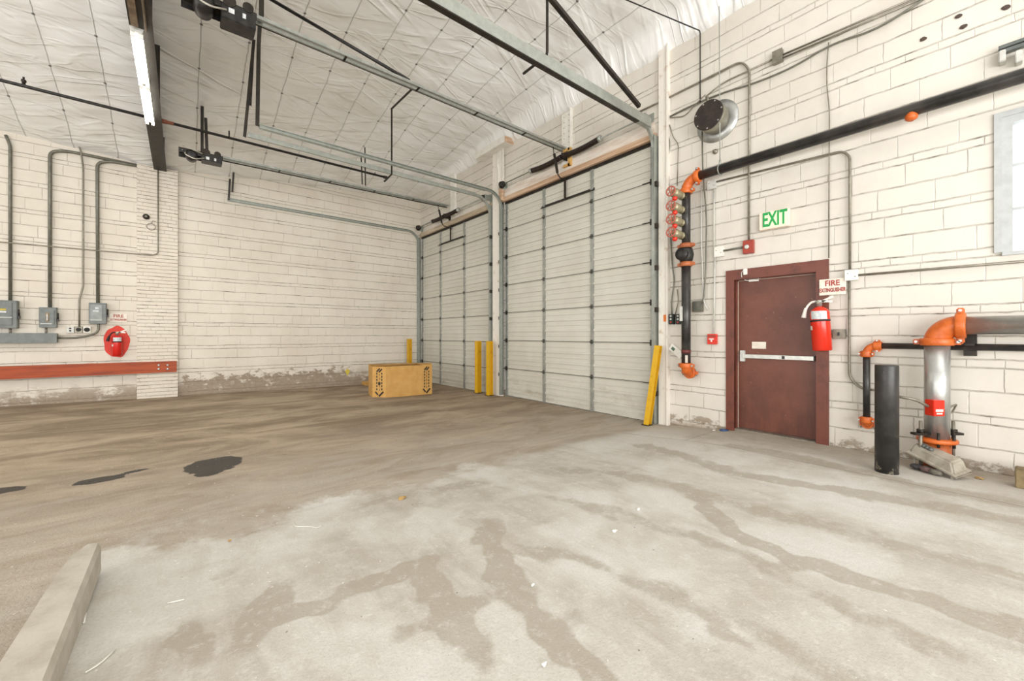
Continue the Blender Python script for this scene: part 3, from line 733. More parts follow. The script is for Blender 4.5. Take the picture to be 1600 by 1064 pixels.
# door openers ----------------------------------------------------------------
def opener(yc, z0, z1, x0, x1, label, big):
    """z0: rail height at the door, z1: at the motor"""
    r = thing('door_opener', (x0, yc, z1 - .15), label, 'door opener', 'ceiling openers of the overhead doors')
    for dy in (-.045, .045):
        MB().angle((x1, yc + dy, z0), (x0, yc + dy, z1), .035, .005).build('rail', m_galv if dy > 0 else m_stile, r)
    MB().cyl((x1 + .0, yc, z0 - .04), (x0, yc, z1 - .04), .006, 6).build('chain', m_steel_dark, r)
    mb = MB(); mb.cyl((x1, yc + .03, z0 - .02), (x0, yc + .03, z1 - .02), .006, 6).build('chain', m_steel_dark, r)
    for k in range(1, 5):
        s = k / 5; x = x0 + (x1 - x0) * s; z = z1 + (z0 - z1) * s; MB().box((x - .012, yc - .06, z - .012), (x + .012, yc + .06, z - .004)).build('spacer', m_steel_dark, r)
    # operator: chassis plate, motor, gearbox, sprockets, electrical box
    MB().box((x0 - .60, yc - .14, z1 - .02), (x0 + .03, yc + .12, z1 - .005), .003).build('chassis', m_steel_dark, r)
    mb = MB(); mb.box((x0 - .60, yc - .142, z1 - .09), (x0 + .03, yc - .137, z1 - .02)); mb.box((x0 - .60, yc + .115, z1 - .09), (x0 + .03, yc + .12, z1 - .02)); spl = mb.build('side_plate', m_black, r)
    mb = MB(); mb.lathe((x0 - .42, yc - .16, z1 - .09), (0, 1, 0), [(0, .04), (.01, .085), (.20, .085), (.21, .075), (.24, .075), (.25, .03)], 22); mb.build('motor', m_black, r)
    cbx = MB().box((x0 - .28, yc - .16, z1 - (.20 if big else .15)), (x0 + .02, yc + .06, z1 - .02), .006).build('control_box', m_black, r)
    mb = MB(); mb.lathe((x0 - .05, yc - .17, z1 + .0), (0, 1, 0), [(0, .05), (.012, .05)], 20); mb.lathe((x0 - .22, yc - .17, z1 - .01), (0, 1, 0), [(0, .065), (.012, .065)], 20); mb.build('sprocket', m_steel_dark, r)
    for i in range(6): MB().cyl((x0 - .55 + i * .1, yc - .147, z1 - .05), (x0 - .55 + i * .1, yc - .14, z1 - .05), .008, 8).build('bolt', m_galv, spl)
    mb = MB(); mb.tube(fillet([(x0 - .50, yc - .12, z1 - .06), (x0 - .52, yc - .22, z1 - .14), (x0 - .38, yc - .24, z1 - .20), (x0 - .24, yc - .17, z1 - .12)], .06), .009, 8)
    mb.tube(fillet([(x0 - .55, yc - .13, z1 + .03), (x0 - .42, yc - .20, z1 - .02), (x0 - .27, yc - .17, z1 - .05)], .05), .009, 8)
    mb.build('cable', mat('flex_cable', 'b9b4a8', '9b968a', .5), r)
    for k_, (dx, w_) in enumerate(((-.22, .05), (-.10, .03))):
        MB().box((x0 + dx, yc - .163, z1 - .13), (x0 + dx + w_, yc - .160, z1 - .08)).build('rating_label', m_label, cbx)
    if big:
        hang(r, [(x0 + .08, yc - .06, z1), (x0 + .09, yc - .06, 6.0)], .045); hang(r, [(x0 - .35, yc + .1, z1), (x0 - .35, yc + .1, 6.0)], .04)
    else:
        hang(r, [(x0 - .27, yc, z1), (x0 - .27, yc - .02, z1 + .95)], .045); hang(r, [(x0 - .20, yc + .02, z1 + .1), (x0 - .22, yc, z1 + .68)], .045)
    # arm down to the door
    mb = MB(); xa = x1 - .28
    mb.cyl((xa, yc, z0 - .02), (xa + .02, yc, z0 - .14), .008, 8)
    mb.obox(((xa + .07), yc, z0 - .30), VY, Vector((1, 0, .25)).normalized(), Vector((-.25, 0, 1)).normalized(), (.035, .035, .34))
    mb.tube(fillet([(xa + .10, yc, z0 - .44), (xa + .15, yc, z0 - .52), (-.03, yc, z0 - .56)], .05), .012, 8)
    mb.build('door_arm', m_steel_dark, r)
    return r
opener(-1.88, 4.57, 4.50, -4.98, -.16, 'black motor and pale rail of the overhead opener serving the far door', False)
opener(-5.92, 4.64, 4.66, -4.94, -.04, 'larger black motor and twin rails of the overhead opener serving the near door', True)

# overhead sprinkler pipe along x
r = thing('sprinkler_pipe', (-6, -2.0, 4.8), 'long thin black sprinkler pipe crossing under the ceiling past the girder', 'pipe')
a = onY(-700, HY - (HY - 125) * (1580 + 700) / 1580, -2.0); b = onY(603, 279, -2.0)
zz = onY(0, 125, -2.0).z
MB().cyl((-13.5, -2.0, zz), (b.x, -2.0, zz), .024, 12).build('pipe', m_black, r)
mb = MB(); c = onY(262, 196, -2.0); mb.lathe((c.x - .09, -2.0, zz), (1, 0, 0), [(0, .036), (.08, .036), (.081, .03), (.17, .03)], 14); mb.build('coupling', mat('rust_coupling', 'a0664e', '8b5240', .6), r)
for px in (37, 358, 145):
    c = onY(px, 130, -2.0); mb = MB(); mb.cyl((c.x, -2.0, zz), (c.x, -2.0, zz + .13), .012, 8)
    if px != 358: mb.lathe((c.x, -2.0, zz + .03), (0, 0, 1), [(0, .02), (.03, .02), (.035, .03), (.06, .026)], 12)
    if px != 145: mb.build('sprinkler_head', m_steel_dark, r)
    else: mb.bm.free()
c = Vector((b.x, -2.0, zz)); MB().lathe(c, (1, 0, 0), [(-.05, .034), (.03, .034), (.035, .02)], 12).build('end_cap', m_steel_dark, r)
mb = MB(); mb.cyl(onZ(425, 0, 5.75) - (onZ(640, 126, 4.80) - onZ(425, 0, 5.75)) * .3, onZ(640, 126, 4.80), .022, 10)
tag(mb.build('brace_pipe', m_black), 'black pipe slanting down from the ceiling to the near door opener rail', 'pipe')

# ------------------------------------------------------------------ left wall: electrical gear
def conduit(name, pts, r, m, label, cat='conduit', bend=.12, group=None, seg=10, straps=()):
    mb = MB(); mb.tube(fillet(pts, bend), r, seg)
    for p_ in straps:
        p_ = Vector(p_)
        mb.obox(p_, VX, VY, VZ, (.05, .05, .02))
    return tag(mb.build(name, m), label, cat, group)
def LP(px, py, d=.03): return onY(px, py, -d)
def RP(px, py, d=.03): return onX(px, py, -d)
conduit('conduit', [LP(9, 211), LP(16, 228), LP(16, 472)], .022, m_greyconduit, 'olive grey conduit dropping to the leftmost switch box', bend=.05)
conduit('conduit', [LP(232, 262, .04), LP(105, 236, .04), LP(78, 236, .04), LP(78, 482, .04)], .026, m_greyconduit, 'thick grey conduit bending down to the middle switch box', bend=.22)
conduit('conduit', [LP(120, 224, .06), LP(126, 234, .06), LP(130, 262, .06), LP(130, 447, .06), LP(124, 468, .06), LP(124, 511, .06)], .014, m_conduit, 'thin grey conduit kinking down to the triple outlet', bend=.06)
conduit('conduit', [LP(240, 264, .04), LP(172, 252, .04), LP(152, 254, .04), LP(153, 476, .04)], .026, m_greyconduit, 'thick grey conduit bending down to the switch box nearest the red patch', bend=.22)
conduit('conduit', [LP(-120, 371, .13), LP(0, 378, .13), LP(238, 399, .13), LP(247, 396, .13), LP(247, 262, .13)], .011, m_conduit, 'thin conduit crossing the left wall and turning up the brick pilaster', bend=.1)
conduit('conduit', [LP(90, 528, .08), LP(125, 528, .08), LP(154, 520, .08), LP(154, 504, .08)], .02, m_greyconduit, 'grey conduit sweeping from the wireway up to a switch box', bend=.22)
for x_ in (16, 72): conduit('conduit_nipple', [LP(x_, 510, .06), LP(x_, 524, .06)], .016, m_conduit, 'short conduit nipple between the ' + ('leftmost' if x_ == 16 else 'middle') + ' switch box and the wireway', seg=8)
def switch_box(px0, px1, py0, py1, dep, label, kind):
    a = onY(px0, py0, -.02); b = onY(px1, py1, -.02)
    # the front face is dep into the room
    r = thing('switch_box', ((a.x + b.x) / 2, -.02, min(a.z, b.z)), label, 'switch box', 'grey switch boxes on the left wall')
    x0, x1, z1, z0 = a.x, b.x, a.z, b.z
    MB().box((x0, -.0, z0), (x1, -dep, z1), .006).build('enclosure', m_greybox, r)
    mb = MB(); mb.box((x0 + .02, -dep, z0 + .05), (x1 - (.05 if kind else .02), -dep - .018, z1 - .03), .008); cv = mb.build('cover', m_greybox2 if kind == 2 else m_greybox, r)
    zc_ = (z0 + z1) / 2; xm = (x0 + x1) / 2
    if kind == 0:
        MB().box((xm - .02, -dep - .018, zc_ - .07), (xm + .02, -dep - .024, zc_ + .09)).build('breaker_slot', mat('slot_tan', 'a5875a', '6f5a3c', .6), cv)
        MB().box((xm - .008, -dep - .024, zc_ - .05), (xm + .008, -dep - .040, zc_ + .07), .003).build('breaker_toggle', m_label, cv)
    else:
        MB().box((xm - .06, -dep - .018, zc_ + .03), (xm + .02, -dep - .020, zc_ + .06)).build('label_plate', m_label, cv)
        MB().box((xm - .06, -dep - .018, zc_ + .07), (xm + .02, -dep - .020, zc_ + .10)).build('warning_plate', mat('warning_yellow', 'c9b03c', 'a8922f', .6), cv) if kind == 1 else MB().box((xm - .03, -dep - .018, zc_ + .08), (xm + .02, -dep - .020, zc_ + .12)).build('label_plate', m_label, cv)
    MB().box((x0 + .02, -dep - .018, z0 + .062 + (.12 if kind == 1 else 0)), (x1 - .05, -dep - .021, z0 + .074 + (.12 if kind == 1 else 0))).build('bright_strip', m_lightbox, cv)
    mb = MB(); mb.box((x1 - .005, -dep * .4, zc_ - .07), (x1 + .025, -dep * .8, zc_ - .02)); mb.tube([(x1 + .015, -dep * .6, zc_ - .05), (x1 + .02, -dep * .95, zc_ + .09)], .012, 8); mb.build('handle', m_black, r)
    MB().box((x0 - .0, -.0, z1), (x1, -dep - .01, z1 + .008)).build('hood', m_greybox, r)
    return r
switch_box(-8, 30, 470, 513, .15, 'large grey switch box at the left edge above the wireway', 1)
switch_box(63, 90, 481, 512, .12, 'middle grey switch box with a toggle slot above the wireway end', 0)
switch_box(140, 167, 474, 506, .12, 'grey switch box with a domed cover beside the fire extinguisher sign', 2)
a = onY(91, 521, -.0); b = onY(91, 535, -.0)
r = thing('wireway', (-8.2, 0, b.z), 'long grey steel wireway trough under the two left switch boxes', 'wireway')
MB().box((-9.6, -.0, b.z), (a.x, -.13, a.z), .005).build('trough', m_greybox, r)
MB().box((-9.6, -.128, b.z - .008), (a.x + .004, -.138, a.z + .006)).build('cover', m_greybox, r)
a = onY(104, 510, -.0); b = onY(143, 520, -.0)
r = thing('outlet_box', ((a.x + b.x) / 2, 0, b.z), 'row of three power outlets at the foot of the thin kinked conduit', 'outlet')
wq = (b.x - a.x) / 3
for k in range(3):
    x0 = a.x + wq * k; m_ = (m_lightbox, m_conduit, m_white)[k]
    MB().box((x0 + .004, 0, b.z), (x0 + wq - .004, -.055, a.z), .004).build('outlet', m_, r)
    mb = MB(); cx_ = x0 + wq / 2; cz_ = (a.z + b.z) / 2
    if k == 0:
        mb.cyl((cx_ - .0, -.055, cz_ - .022), (cx_, -.058, cz_ - .022), .016, 12); mb.cyl((cx_, -.055, cz_ + .022), (cx_, -.058, cz_ + .022), .016, 12)
    else: mb.lathe((cx_, -.055, cz_), (0, -1, 0), [(0, .03 + .006 * k), (.004, .03 + .006 * k)], 16)
    mb.build('socket', m_rubber, r)

# orange timber guard rail with bolts
zt = onY(100, 569, -.16).z
a = onY(0, 571, -.14); b = onY(276, 564, -.14); c = onY(0, 591, -.14); d = onY(276, 581, -.14)
r = thing('guard_rail', (-8, -.14, c.z), 'orange-red painted timber guard rail bolted along the left wall', 'guard rail')
k = (a.z - b.z) / (a.x - b.x); x0 = -12.5
MB().prism([(x0, -.105, b.z - .0), (b.x, -.105, b.z), (b.x, -.105, d.z), (x0, -.105, d.z - .0)], (0, -.045, 0)).build('plank', m_timber, r)
for px in (248, 262):
    for py in (570.5, 576.5):
        q = onY(px, py, -.15); MB().lathe((q.x, -.15, q.z), (0, -1, 0), [(0, .022), (.006, .02), (.010, .012), (.011, .008)], 14).build('bolt', m_galv2, r)
for x_ in (-6.9, -8.4, -10.2):
    MB().box((x_ - .04, 0, d.z), (x_ + .04, -.105, b.z)).build('standoff_block', m_timber, r)

# round painted patch, sign and extinguisher on the left wall
c = onY(182.5, 534, 0); rx = (onY(203, 534, 0).x - onY(162, 534, 0).x) / 2; rz = (onY(182, 509.5, 0).z - onY(182, 558.5, 0).z) / 2
mb = MB(); pts = []
for i in range(40):
    an = 2 * PI * i / 40; k = 1 + .035 * math.sin(an * 5 + 1) + .02 * math.sin(an * 9); pts.append((c.x + rx * k * math.cos(an), -.001, c.z + rz * k * math.sin(an)))
mb.prism(pts, (0, -.003, 0)); tag(mb.build('painted_marker', m_redpatch), 'round bright red paint patch on the wall behind the left extinguisher', 'paint marker')
def extinguisher(base, H, R, out, side, tilt, label, m_body):
    """base: bottom centre, out: direction away from the wall, side: nozzle side"""
    out = Vector(out); side = Vector(side); up = (VZ + side * tilt).normalized(); base = Vector(base)
    r = thing('fire_extinguisher', base, label, 'fire extinguisher')
    cy = MB().lathe(base, up, [(0, R * .90), (.01, R), (H * .60, R), (H * .605, R * 1.0), (H * .74, R), (H * .80, R * .82), (H * .84, R * .5), (H * .86, R * .34)], 28).build("cylinder", m_body, r)
    MB().lathe(base + up * H * .565, up, [(0, R * 1.015), (.02, R * 1.015)], 28).build('strap', m_rubber, cy)
    # label: curved plate facing the room
    def plate(z0, z1, a0, a1, m_, nm):
        mb = MB(); n = 10; vs = []
        s2 = up.cross(out).normalized(); o2 = s2.cross(up).normalized() * (1 if s2.cross(up).dot(out) > 0 else -1)
        for i in range(n + 1):
            an = a0 + (a1 - a0) * i / n; dr = o2 * math.cos(an) + side * math.sin(an)
            vs.append((mb.bm.verts.new(base + up * z0 + dr * (R * 1.02)), mb.bm.verts.new(base + up * z1 + dr * (R * 1.02))))
        for i in range(n): mb.bm.faces.new((vs[i][0], vs[i + 1][0], vs[i + 1][1], vs[i][1]))
        return mb.build(nm, m_, cy)
    plate(H * .61, H * .77, -1.0, .75, m_label, 'instruction_label'); plate(H * .40, H * .48, -.3 + 1.0, .35 + 1.0, m_sign, 'inspection_tag')
    vl = MB().lathe(base + up * H * .86, up, [(0, R * .3), (.04, R * .3), (.045, R * .4), (.06, R * .4)], 16).build('valve', m_galv, r)
    top = base + up * (H * .86 + .05)
    mb = MB(); mb.bar(top - side * .02, top + side * -.13 + up * .055, .022, .006, up=out); mb.bar(top - side * -.01 + up * .01, top - side * .12 + up * .0, .022, .006, up=out); mb.build('lever', m_white, vl)
    mb = MB(); mb.tube(fillet([top, top + side * .06 + up * .01, top + side * (R + .03) - up * .05, top + side * (R + .045) - up * .14], .04), .012, 10, radii=None)
    hs = mb.build('hose', m_white if m_body is m_red2 else m_rubber, r)
    mb = MB(); e0 = top + side * (R + .035) - up * .06; mb.lathe(e0, (side * .25 - up).normalized(), [(0, .014), (.02, .016), (.10, .024), (.11, .024)], 14); mb.build('nozzle', m_white if m_body is m_red2 else m_rubber, hs)
    MB().lathe(top + out * .01, out, [(0, .016), (.02, .016)], 12).build('gauge', m_brass, vl)
    b0 = base + up * H * .5 - out * R
    mb = MB(); mb.obox(b0 + out * -.01, side, up, out, (.05, H * .55, .02)); mb.build('wall_bracket', m_steel_dark, r)
    return r
m_red2 = mat('bright_red_enamel', 'd6301a', 'c8260f', .22, 0, 3, 0)
q = onY(183, 556, -.12)
extinguisher((q.x, -.115, q.z), .47, .075, (0, -1, 0), (-1, 0, 0), 0, 'red fire extinguisher hung over the round red patch', m_red)
q = onX(1285, 548, -.15)
extinguisher((-.13, q.y + .005, q.z), .56, .088, (-1, 0, 0), (0, 1, 0), .06, 'bright red fire extinguisher with white hose beside the brown door', m_red2)
# signs
def sign(p0, p1, wall, label, lines, m_bg, sizes, cols, name='sign'):
    if wall == 'L':
        a = onY(*p0, -.012); b = onY(*p1, -.012); cx_ = (a.x + b.x) / 2; cz_ = (a.z + b.z) / 2
        r = thing(name, (cx_, -.012, min(a.z, b.z)), label, 'sign'); MB().box((a.x, -.002, a.z), (b.x, -.012, b.z)).build('panel', m_bg, r)
        for (body, dz, sz, sx), m_ in zip(lines, cols): text('lettering', body, sz, (cx_, -.0135, cz_ + dz), XR, VZ, m_, r, sx=sx, bold=.0015)
    else:
        a = onX(*p0, -.02); b = onX(*p1, -.02); cy_ = (a.y + b.y) / 2; cz_ = (a.z + b.z) / 2
        r = thing(name, (-.02, cy_, min(a.z, b.z)), label, 'sign'); MB().box((-.034, a.y, a.z), (-.046, b.y, b.z), .003).build('panel', m_bg, r)
        for (body, dz, sz, sx), m_ in zip(lines, cols): text('lettering', body, sz, (-.0475, cy_, cz_ + dz), YR, VZ, m_, r, sx=sx, bold=.0015)
    return r
sign((171.5, 490), (198.5, 503), 'L', 'small white FIRE EXTINGUISHER sign above the round red patch', [('FIRE', .032, .085, .95), ('EXTINGUISHER', -.038, .052, .66)], m_sign, None, [m_textred] * 2)
sign((1281, 437.5), (1323, 459.5), 'R', 'white FIRE EXTINGUISHER sign at the upper right of the brown door', [('FIRE', .038, .085, .85), ('EXTINGUISHER', -.036, .058, .58)], m_sign, None, [m_textred] * 2)
# exit sign
a = onX(1188, 328, -.03); b = onX(1234, 359, -.03)
r = thing('exit_sign', (-.03, (a.y + b.y) / 2, b.z), 'cream EXIT sign with green letters above the brown door', 'sign')
zt, zb_ = (onX(1211, 328, -.07).z), (onX(1211, 359.5, -.07).z); ya, yb = a.y, b.y
zt = onX(1188, 333, -.07).z; zb_ = onX(1188, 360, -.07).z
MB().box((0, ya, zb_), (-.07, yb, zt), .006).build('housing', m_signcream, r)
MB().box((-.070, ya - .05, zb_ + .02), (-.074, yb + .02, zt - .02)).build('face', mat('exit_face', 'd9e6bf', 'd0e2b4', .5, emit=.25), r)
text('lettering', 'EXIT', .235, (-.076, (ya + yb) / 2 - .012, (zt + zb_) / 2), YR, VZ, m_green, r, sx=.54, bold=.006)

q = onY(543, 581, 0); pts = [(q.x + .055 * math.cos(a_) * (1 + .3 * math.sin(3 * a_)), -.001, q.z + .075 * math.sin(a_) * (1 + .25 * math.cos(4 * a_))) for a_ in [2 * PI * i_ / 24 for i_ in range(24)]]
tag(MB().prism(pts, (0, -.003, 0)).build('paint_splash', mat('pale_yellow_paint', 'd8c24e', 'cdb94f', .7, 0, 20)), 'pale yellow paint splash low on the left wall near the cardboard box', 'paint splash')
# small bell and wire loop on the pilaster
q = onY(228.5, 339, -.1); r = thing('alarm_bell', (q.x, -.1, q.z), 'small dark round bell on the brick pilaster', 'bell')
MB().lathe((q.x, -.10, q.z), (0, -1, 0), [(0, .05), (.03, .055), (.05, .045), (.06, .015)], 20).build('gong', m_steel_dark, r)
MB().lathe((q.x, -.16, q.z), (0, -1, 0), [(0, .018), (.01, .014)], 12).build('centre_cap', m_conduit, r)
q = onY(236, 354, -.12); mb = MB(); mb.ring((q.x, -.115, q.z), (0, 1, .1), .065, .006); mb.tube([(q.x + .0, -.115, q.z + .065), (q.x + .03, -.115, q.z + .13), (q.x + .07, -.115, q.z + .12)], .005, 6)
tag(mb.build('wire_coil', m_conduit), 'loop of thin cable hanging below the small bell', 'cable')

# ------------------------------------------------------------------ right wall: door_3
r = thing('door_3', (.1, -9.33, 0), 'brown-red steel exit door with a silver push bar', 'door', None, 'structure')
a0, a1, zt3 = -8.80, -9.885, 2.05
mb = MB()
# frame: face trim, jamb returns
for (u0, u1, v0, v1) in ((a0, D3[1] - .03, -.02, zt3), (D3[0] + .03, a1, -.02, zt3)):
    mb.box((-.02, u0, v0), (.02, u1, v1))
mb.box((-.0205, D3[1] - .0301, D3[3] - .04), (.0205, D3[0] + .0301, zt3 + .0))
mb.box((.0, D3[1] - .002, -.02), (.20, D3[1] - .03, D3[3] - .03)); mb.box((0, D3[0] + .002, -.02), (.20, D3[0] + .03, D3[3] - .03)); mb.box((0, D3[0] + .01, D3[3] - .045), (.20, D3[1] - .01, D3[3] - .015))
mb.build('door_frame', m_frame, r)
lf = (.10, D3[1] - .036, .015), (.145, D3[0] + .036, D3[3] - .05)
t = NT('leaf_brown_red'); co = t.coord(); s = t.sep(co)
cc = t.mix(t.ramp(t.noise(co, 1.6, 6, .7), .35, .68), lin('70402e'), lin('5b3022'))
sm = t.M('MULTIPLY', t.ramp(s[2], .1, 1.0, 1, 0), t.ramp(t.noise(t.vscale(co, (1, 3.2, .7)), 2.2, 4), .45, .65)); cc = t.mix(t.M('MULTIPLY', sm, .45), cc, lin('4b271e'))
cc = t.mix(t.M('MULTIPLY', t.ramp(t.noise(co, 34, 3), .70, .74), .7), cc, lin('b59a86'))
m_leafpaint = t.done(cc, .42, 0, t.bump(t.noise(co, 20, 3), .08, .004))
MB().box(*lf, .004).build('door_leaf', m_leafpaint, r)
mb = MB(); mb.box((.095, D3[1] - .030, 0), (.11, D3[1] - .040, D3[3] - .045)); mb.box((.095, D3[0] + .030, 0), (.11, D3[0] + .040, D3[3] - .045)); mb.box((.095, D3[0] + .03, D3[3] - .054), (.11, D3[1] - .03, D3[3] - .044)); mb.build('weather_strip', mat('pale_strip', 'b9a596', 'a8927f', .6), r)
q0 = onX(1157, 556, .08); q1 = onX(1275, 562, .08); zb3 = onX(1200, 557.5, .06).z
bar = thing('x', (0, 0, 0)); bpy.data.objects.remove(bar)
pb = MB().box((.10, q0.y - .035, zb3 - .025), (.045, q1.y, zb3 + .022), .006).build('push_bar', m_alu, r)
MB().box((.10, q0.y, zb3 - .07), (.055, q0.y - .055, zb3 + .07), .005).build('latch_case', m_lightbox, pb)
MB().box((.10, q1.y, zb3 - .03), (.04, q1.y + .015, zb3 + .03), .003).build('end_cap', m_black, pb)
MB().box((.046, q1.y + .30, zb3 - .02), (.043, q1.y + .33, zb3 + .018)).build('dogging_slot', m_black, pb)
qa = onX(1175, 534, .10); qb = onX(1197, 545, .10); MB().box((.098, qa.y, qa.z), (.0995, qb.y, qb.z)).build('sticker', m_sign, r, 'torn white sticker')
q = onX(1165, 425, -.03); MB().box((-.02, q.y - .02, q.z - .035), (-.05, q.y + .022, q.z + .04), .004).build('door_contact', m_white, r)
MB().tube(fillet([(-.035, q.y + .02, q.z + .03), (-.03, q.y + .05, q.z + .0), (-.02, q.y + .05, q.z - .07), (.05, q.y + .02, q.z - .10), (.08, q.y - .03, q.z - .10)], .03), .004, 6).build('contact_wire', m_white, r)
mb = MB(); mb.box((.07, q.y - .0, q.z - .115), (.09, q.y - .11, q.z - .085)); mb.tube([(.07, q.y - .09, q.z - .09), (.05, q.y - .15, q.z - .07)], .012, 8); mb.build('contact_plate', m_white, r)
for z_ in (.35, 1.75): MB().cyl((.095, D3[0] + .045, z_ - .05), (.095, D3[0] + .045, z_ + .05), .009, 8).build('hinge', m_frame, r)
MB().box((0, D3[0] + .01, -.03), (.2, D3[1] - .01, .012)).build('threshold', mat('worn_threshold', '7c7468', '9b9384', .5, .4, 20, .2), r)

# window_1
r = thing('window_1', (.12, -11.72, W1[2]), 'bright white-framed window at the right edge', 'window', None, 'structure')
mb = MB(); X0, X1 = -.005, .12
y0, y1, z0, z1 = W1
mb.box((X0, y1, z0), (X1, y1 - .06, z1)); mb.box((X0, y0, z0), (X1, y0 + .06, z1)); mb.box((X0, y0 + .06, z1), (X1, y1 - .06, z1 - .06)); mb.box((X0 - .02, y0 - .0, z0 - .03), (X1 + .001, y1 + .0, z0 + .001)); mb.box((X0 - .012, y1, z0), (X0 - .0, y1 + .045, z1 + .045)); mb.box((X0 - .012, y0, z1), (X0, y1, z1 + .045))
mb.build('window_frame', mat('window_frame_grey', 'b9bcbb', 'adb0ae', .5), r)
mb = MB()
for z_ in (z0 + .38, z0 + .76): mb.box((.075, y0, z_ - .012), (.10, y1, z_ + .012))
mb.box((.07, (y0 + y1) / 2 - .012, z0), (.10, (y0 + y1) / 2 + .012, z1)); mb.build('glazing_bar', MATS['window_frame_grey'], r)
t = NT('bright_glass'); t.b.inputs['Base Color'].default_value = (.9, .93, .95, 1); t.b.inputs['Roughness'].default_value = .6
t.b.inputs['Emission Color'].default_value = (.95, .98, 1, 1); t.b.inputs['Emission Strength'].default_value = 1.3
MB().box((.10, y0, z0), (.106, y1, z1)).build('pane', t.m, r, 'sunlit frosted glass')

# ------------------------------------------------------------------ right wall: small gear
def rbox(name, p0, p1, dep, m_, label, cat, bev=.004, base=0.0):
    a = onX(*p0, -dep * .6 - base); b = onX(*p1, -dep * .6 - base)
    return tag(MB().box((-base, a.y, a.z), (-base - dep, b.y, b.z), bev).build(name, m_), label, cat)
def boxparts(name, p0, p1, dep, m_, label, cat):
    a = onX(*p0, -dep * .6); b = onX(*p1, -dep * .6); r = thing(name, (0, (a.y + b.y) / 2, b.z), label, cat)
    MB().box((0, a.y, a.z), (-dep, b.y, b.z), .004).build('housing', m_, r); return r, a, b, (a.y + b.y) / 2, (a.z + b.z) / 2
r, a, b, yc, zc_ = boxparts('horn_strobe', (1161.5, 377), (1177.5, 395), .06, m_redbox, 'red square horn strobe on the wall left of the EXIT sign', 'alarm')
MB().lathe((-.06, yc + .01, zc_), (-1, 0, 0), [(0, .028), (.012, .026), (.018, .014)], 16).build('strobe_lens', m_lightbox, r)
r, a, b, yc, zc_ = boxparts('pull_station', (1106, 522), (1120, 538), .05, m_red2, 'small red fire alarm pull station left of the brown door', 'alarm')
mb = MB(); mb.box((-.05, yc - .03, zc_ - .005), (-.062, yc + .03, zc_ + .010)); mb.box((-.05, yc - .008, zc_ - .035), (-.062, yc + .008, zc_)); mb.build('pull_handle', m_white, r)
MB().box((-.05, a.y - .008, zc_ + .025), (-.053, b.y + .008, zc_ + .055)).build('lettering_band', m_redbox, r)
def jbox(p0, p1, m_, label):
    r, a, b, yc, zc_ = boxparts('junction_box', p0, p1, .055, m_, label, 'junction box')
    cp = MB().box((-.055, a.y + .003, a.z + .003), (-.060, b.y - .003, b.z - .003)).build('cover_plate', m_, r)
    for dy in (-.03, .03): MB().lathe((-.060, yc + dy, zc_ + dy * .6), (-1, 0, 0), [(0, .006), (.003, .005)], 8).build('screw', m_conduit, cp)
    return r
jbox((1107, 283.5), (1119, 294), m_lightbox, 'pale junction box under the black pipe elbow')
jbox((1117.5, 387), (1130.5, 400), m_white, 'white junction box linked to the red horn strobe')
jbox((1321.5, 423), (1341, 437), m_white, 'white junction box right of the FIRE EXTINGUISHER sign')
jbox((1208, 83), (1223, 95), m_conduit, 'small open grey junction box high above the round vent')
r, a, b, yc, zc_ = boxparts('light_switch', (1301, 514.5), (1321, 529), .05, m_conduit, 'grey switch box right of the brown door', 'switch')
MB().box((-.05, yc - .008, zc_ - .018), (-.062, yc + .008, zc_ + .018)).build('toggle', m_black, r)
r, a, b, yc, zc_ = boxparts('weatherproof_box', (1083.5, 471), (1097, 487), .08, m_greyconduit, 'olive grey box hanging tilted at the end of a black cable', 'junction box')
for px in (1046, 1057):
    r, a, b, yc, zc_ = boxparts('push_button_station', (px, 491), (px + 7.5, 506.5), .06, m_greenblk, ('left' if px == 1046 else 'right') + ' of the two black push-button stations beside the door column', 'push button')
    for k in range(3): MB().lathe((-.06, yc, zc_ + .045 - k * .045), (-1, 0, 0), [(0, .015), (.010, .014)], 12).build('button', m_lightbox if k < 2 else m_redbox, r)
q = onX(1038, 497, -.08); tag(MB().box((-.046, q.y - .02, q.z - .05), (-.052, q.y + .03, q.z + .05)).build('warning_sticker', m_orangesticker), 'orange sticker on the white door column', 'sticker')
q = onX(1056, 545, 0)
r = thing('switch_plate', q, 'tilted white plate dangling beside the black standpipe', 'switch plate')
mb = MB(); ax = Vector((0, -.7, -.55)).normalized(); ay = VX.cross(ax).normalized(); mb.obox((-.03, q.y - .02, q.z - .03), ax, ay, VX, (.22, .10, .012)); mb.build('plate', m_white, r)
mb = MB(); mb.obox((-.04, q.y + .02, q.z + .0), ax, ay, VX, (.05, .04, .01)); mb.build('rocker', mat('green_grey', '5c7a66', '49614f', .5), r)

# conduits and cables on the right wall
conduit('conduit', [RP(1119, 284), RP(1316, 236), RP(1328, 244), RP(1328, 425)], .012, m_conduit, 'conduit running from the pale box under the pipe, then down to the white box', bend=.10)
conduit('conduit', [RP(1327, 436), RP(1327, 590), RP(1345, 608), RP(1405, 612)], .012, m_conduit, 'conduit dropping from the white box and bending behind the black bollard', bend=.13)
conduit('conduit', [RP(1340, 430), RP(1640, 405)], .012, m_conduit, 'level conduit running right from the white box beneath the window')
conduit('conduit', [RP(1170, 379), RP(1171, 108), RP(1158, 95.5), RP(1036, 157), RP(985, 181)], .013, m_conduit, 'conduit rising from the horn strobe past the round vent and bending left', bend=.10)
conduit('conduit', [RP(1130, 392), RP(1162, 386)], .013, m_greyconduit, 'short conduit between the white box and the red horn strobe')
conduit('conduit', [RP(1115.5, 293), RP(1115.5, 388)], .010, m_lightbox, 'pale conduit between the pale box and the white box below it')
conduit('conduit', [RP(1117, 400), RP(1115, 523)], .010, m_lightbox, 'pale conduit from the white box down to the pull station')
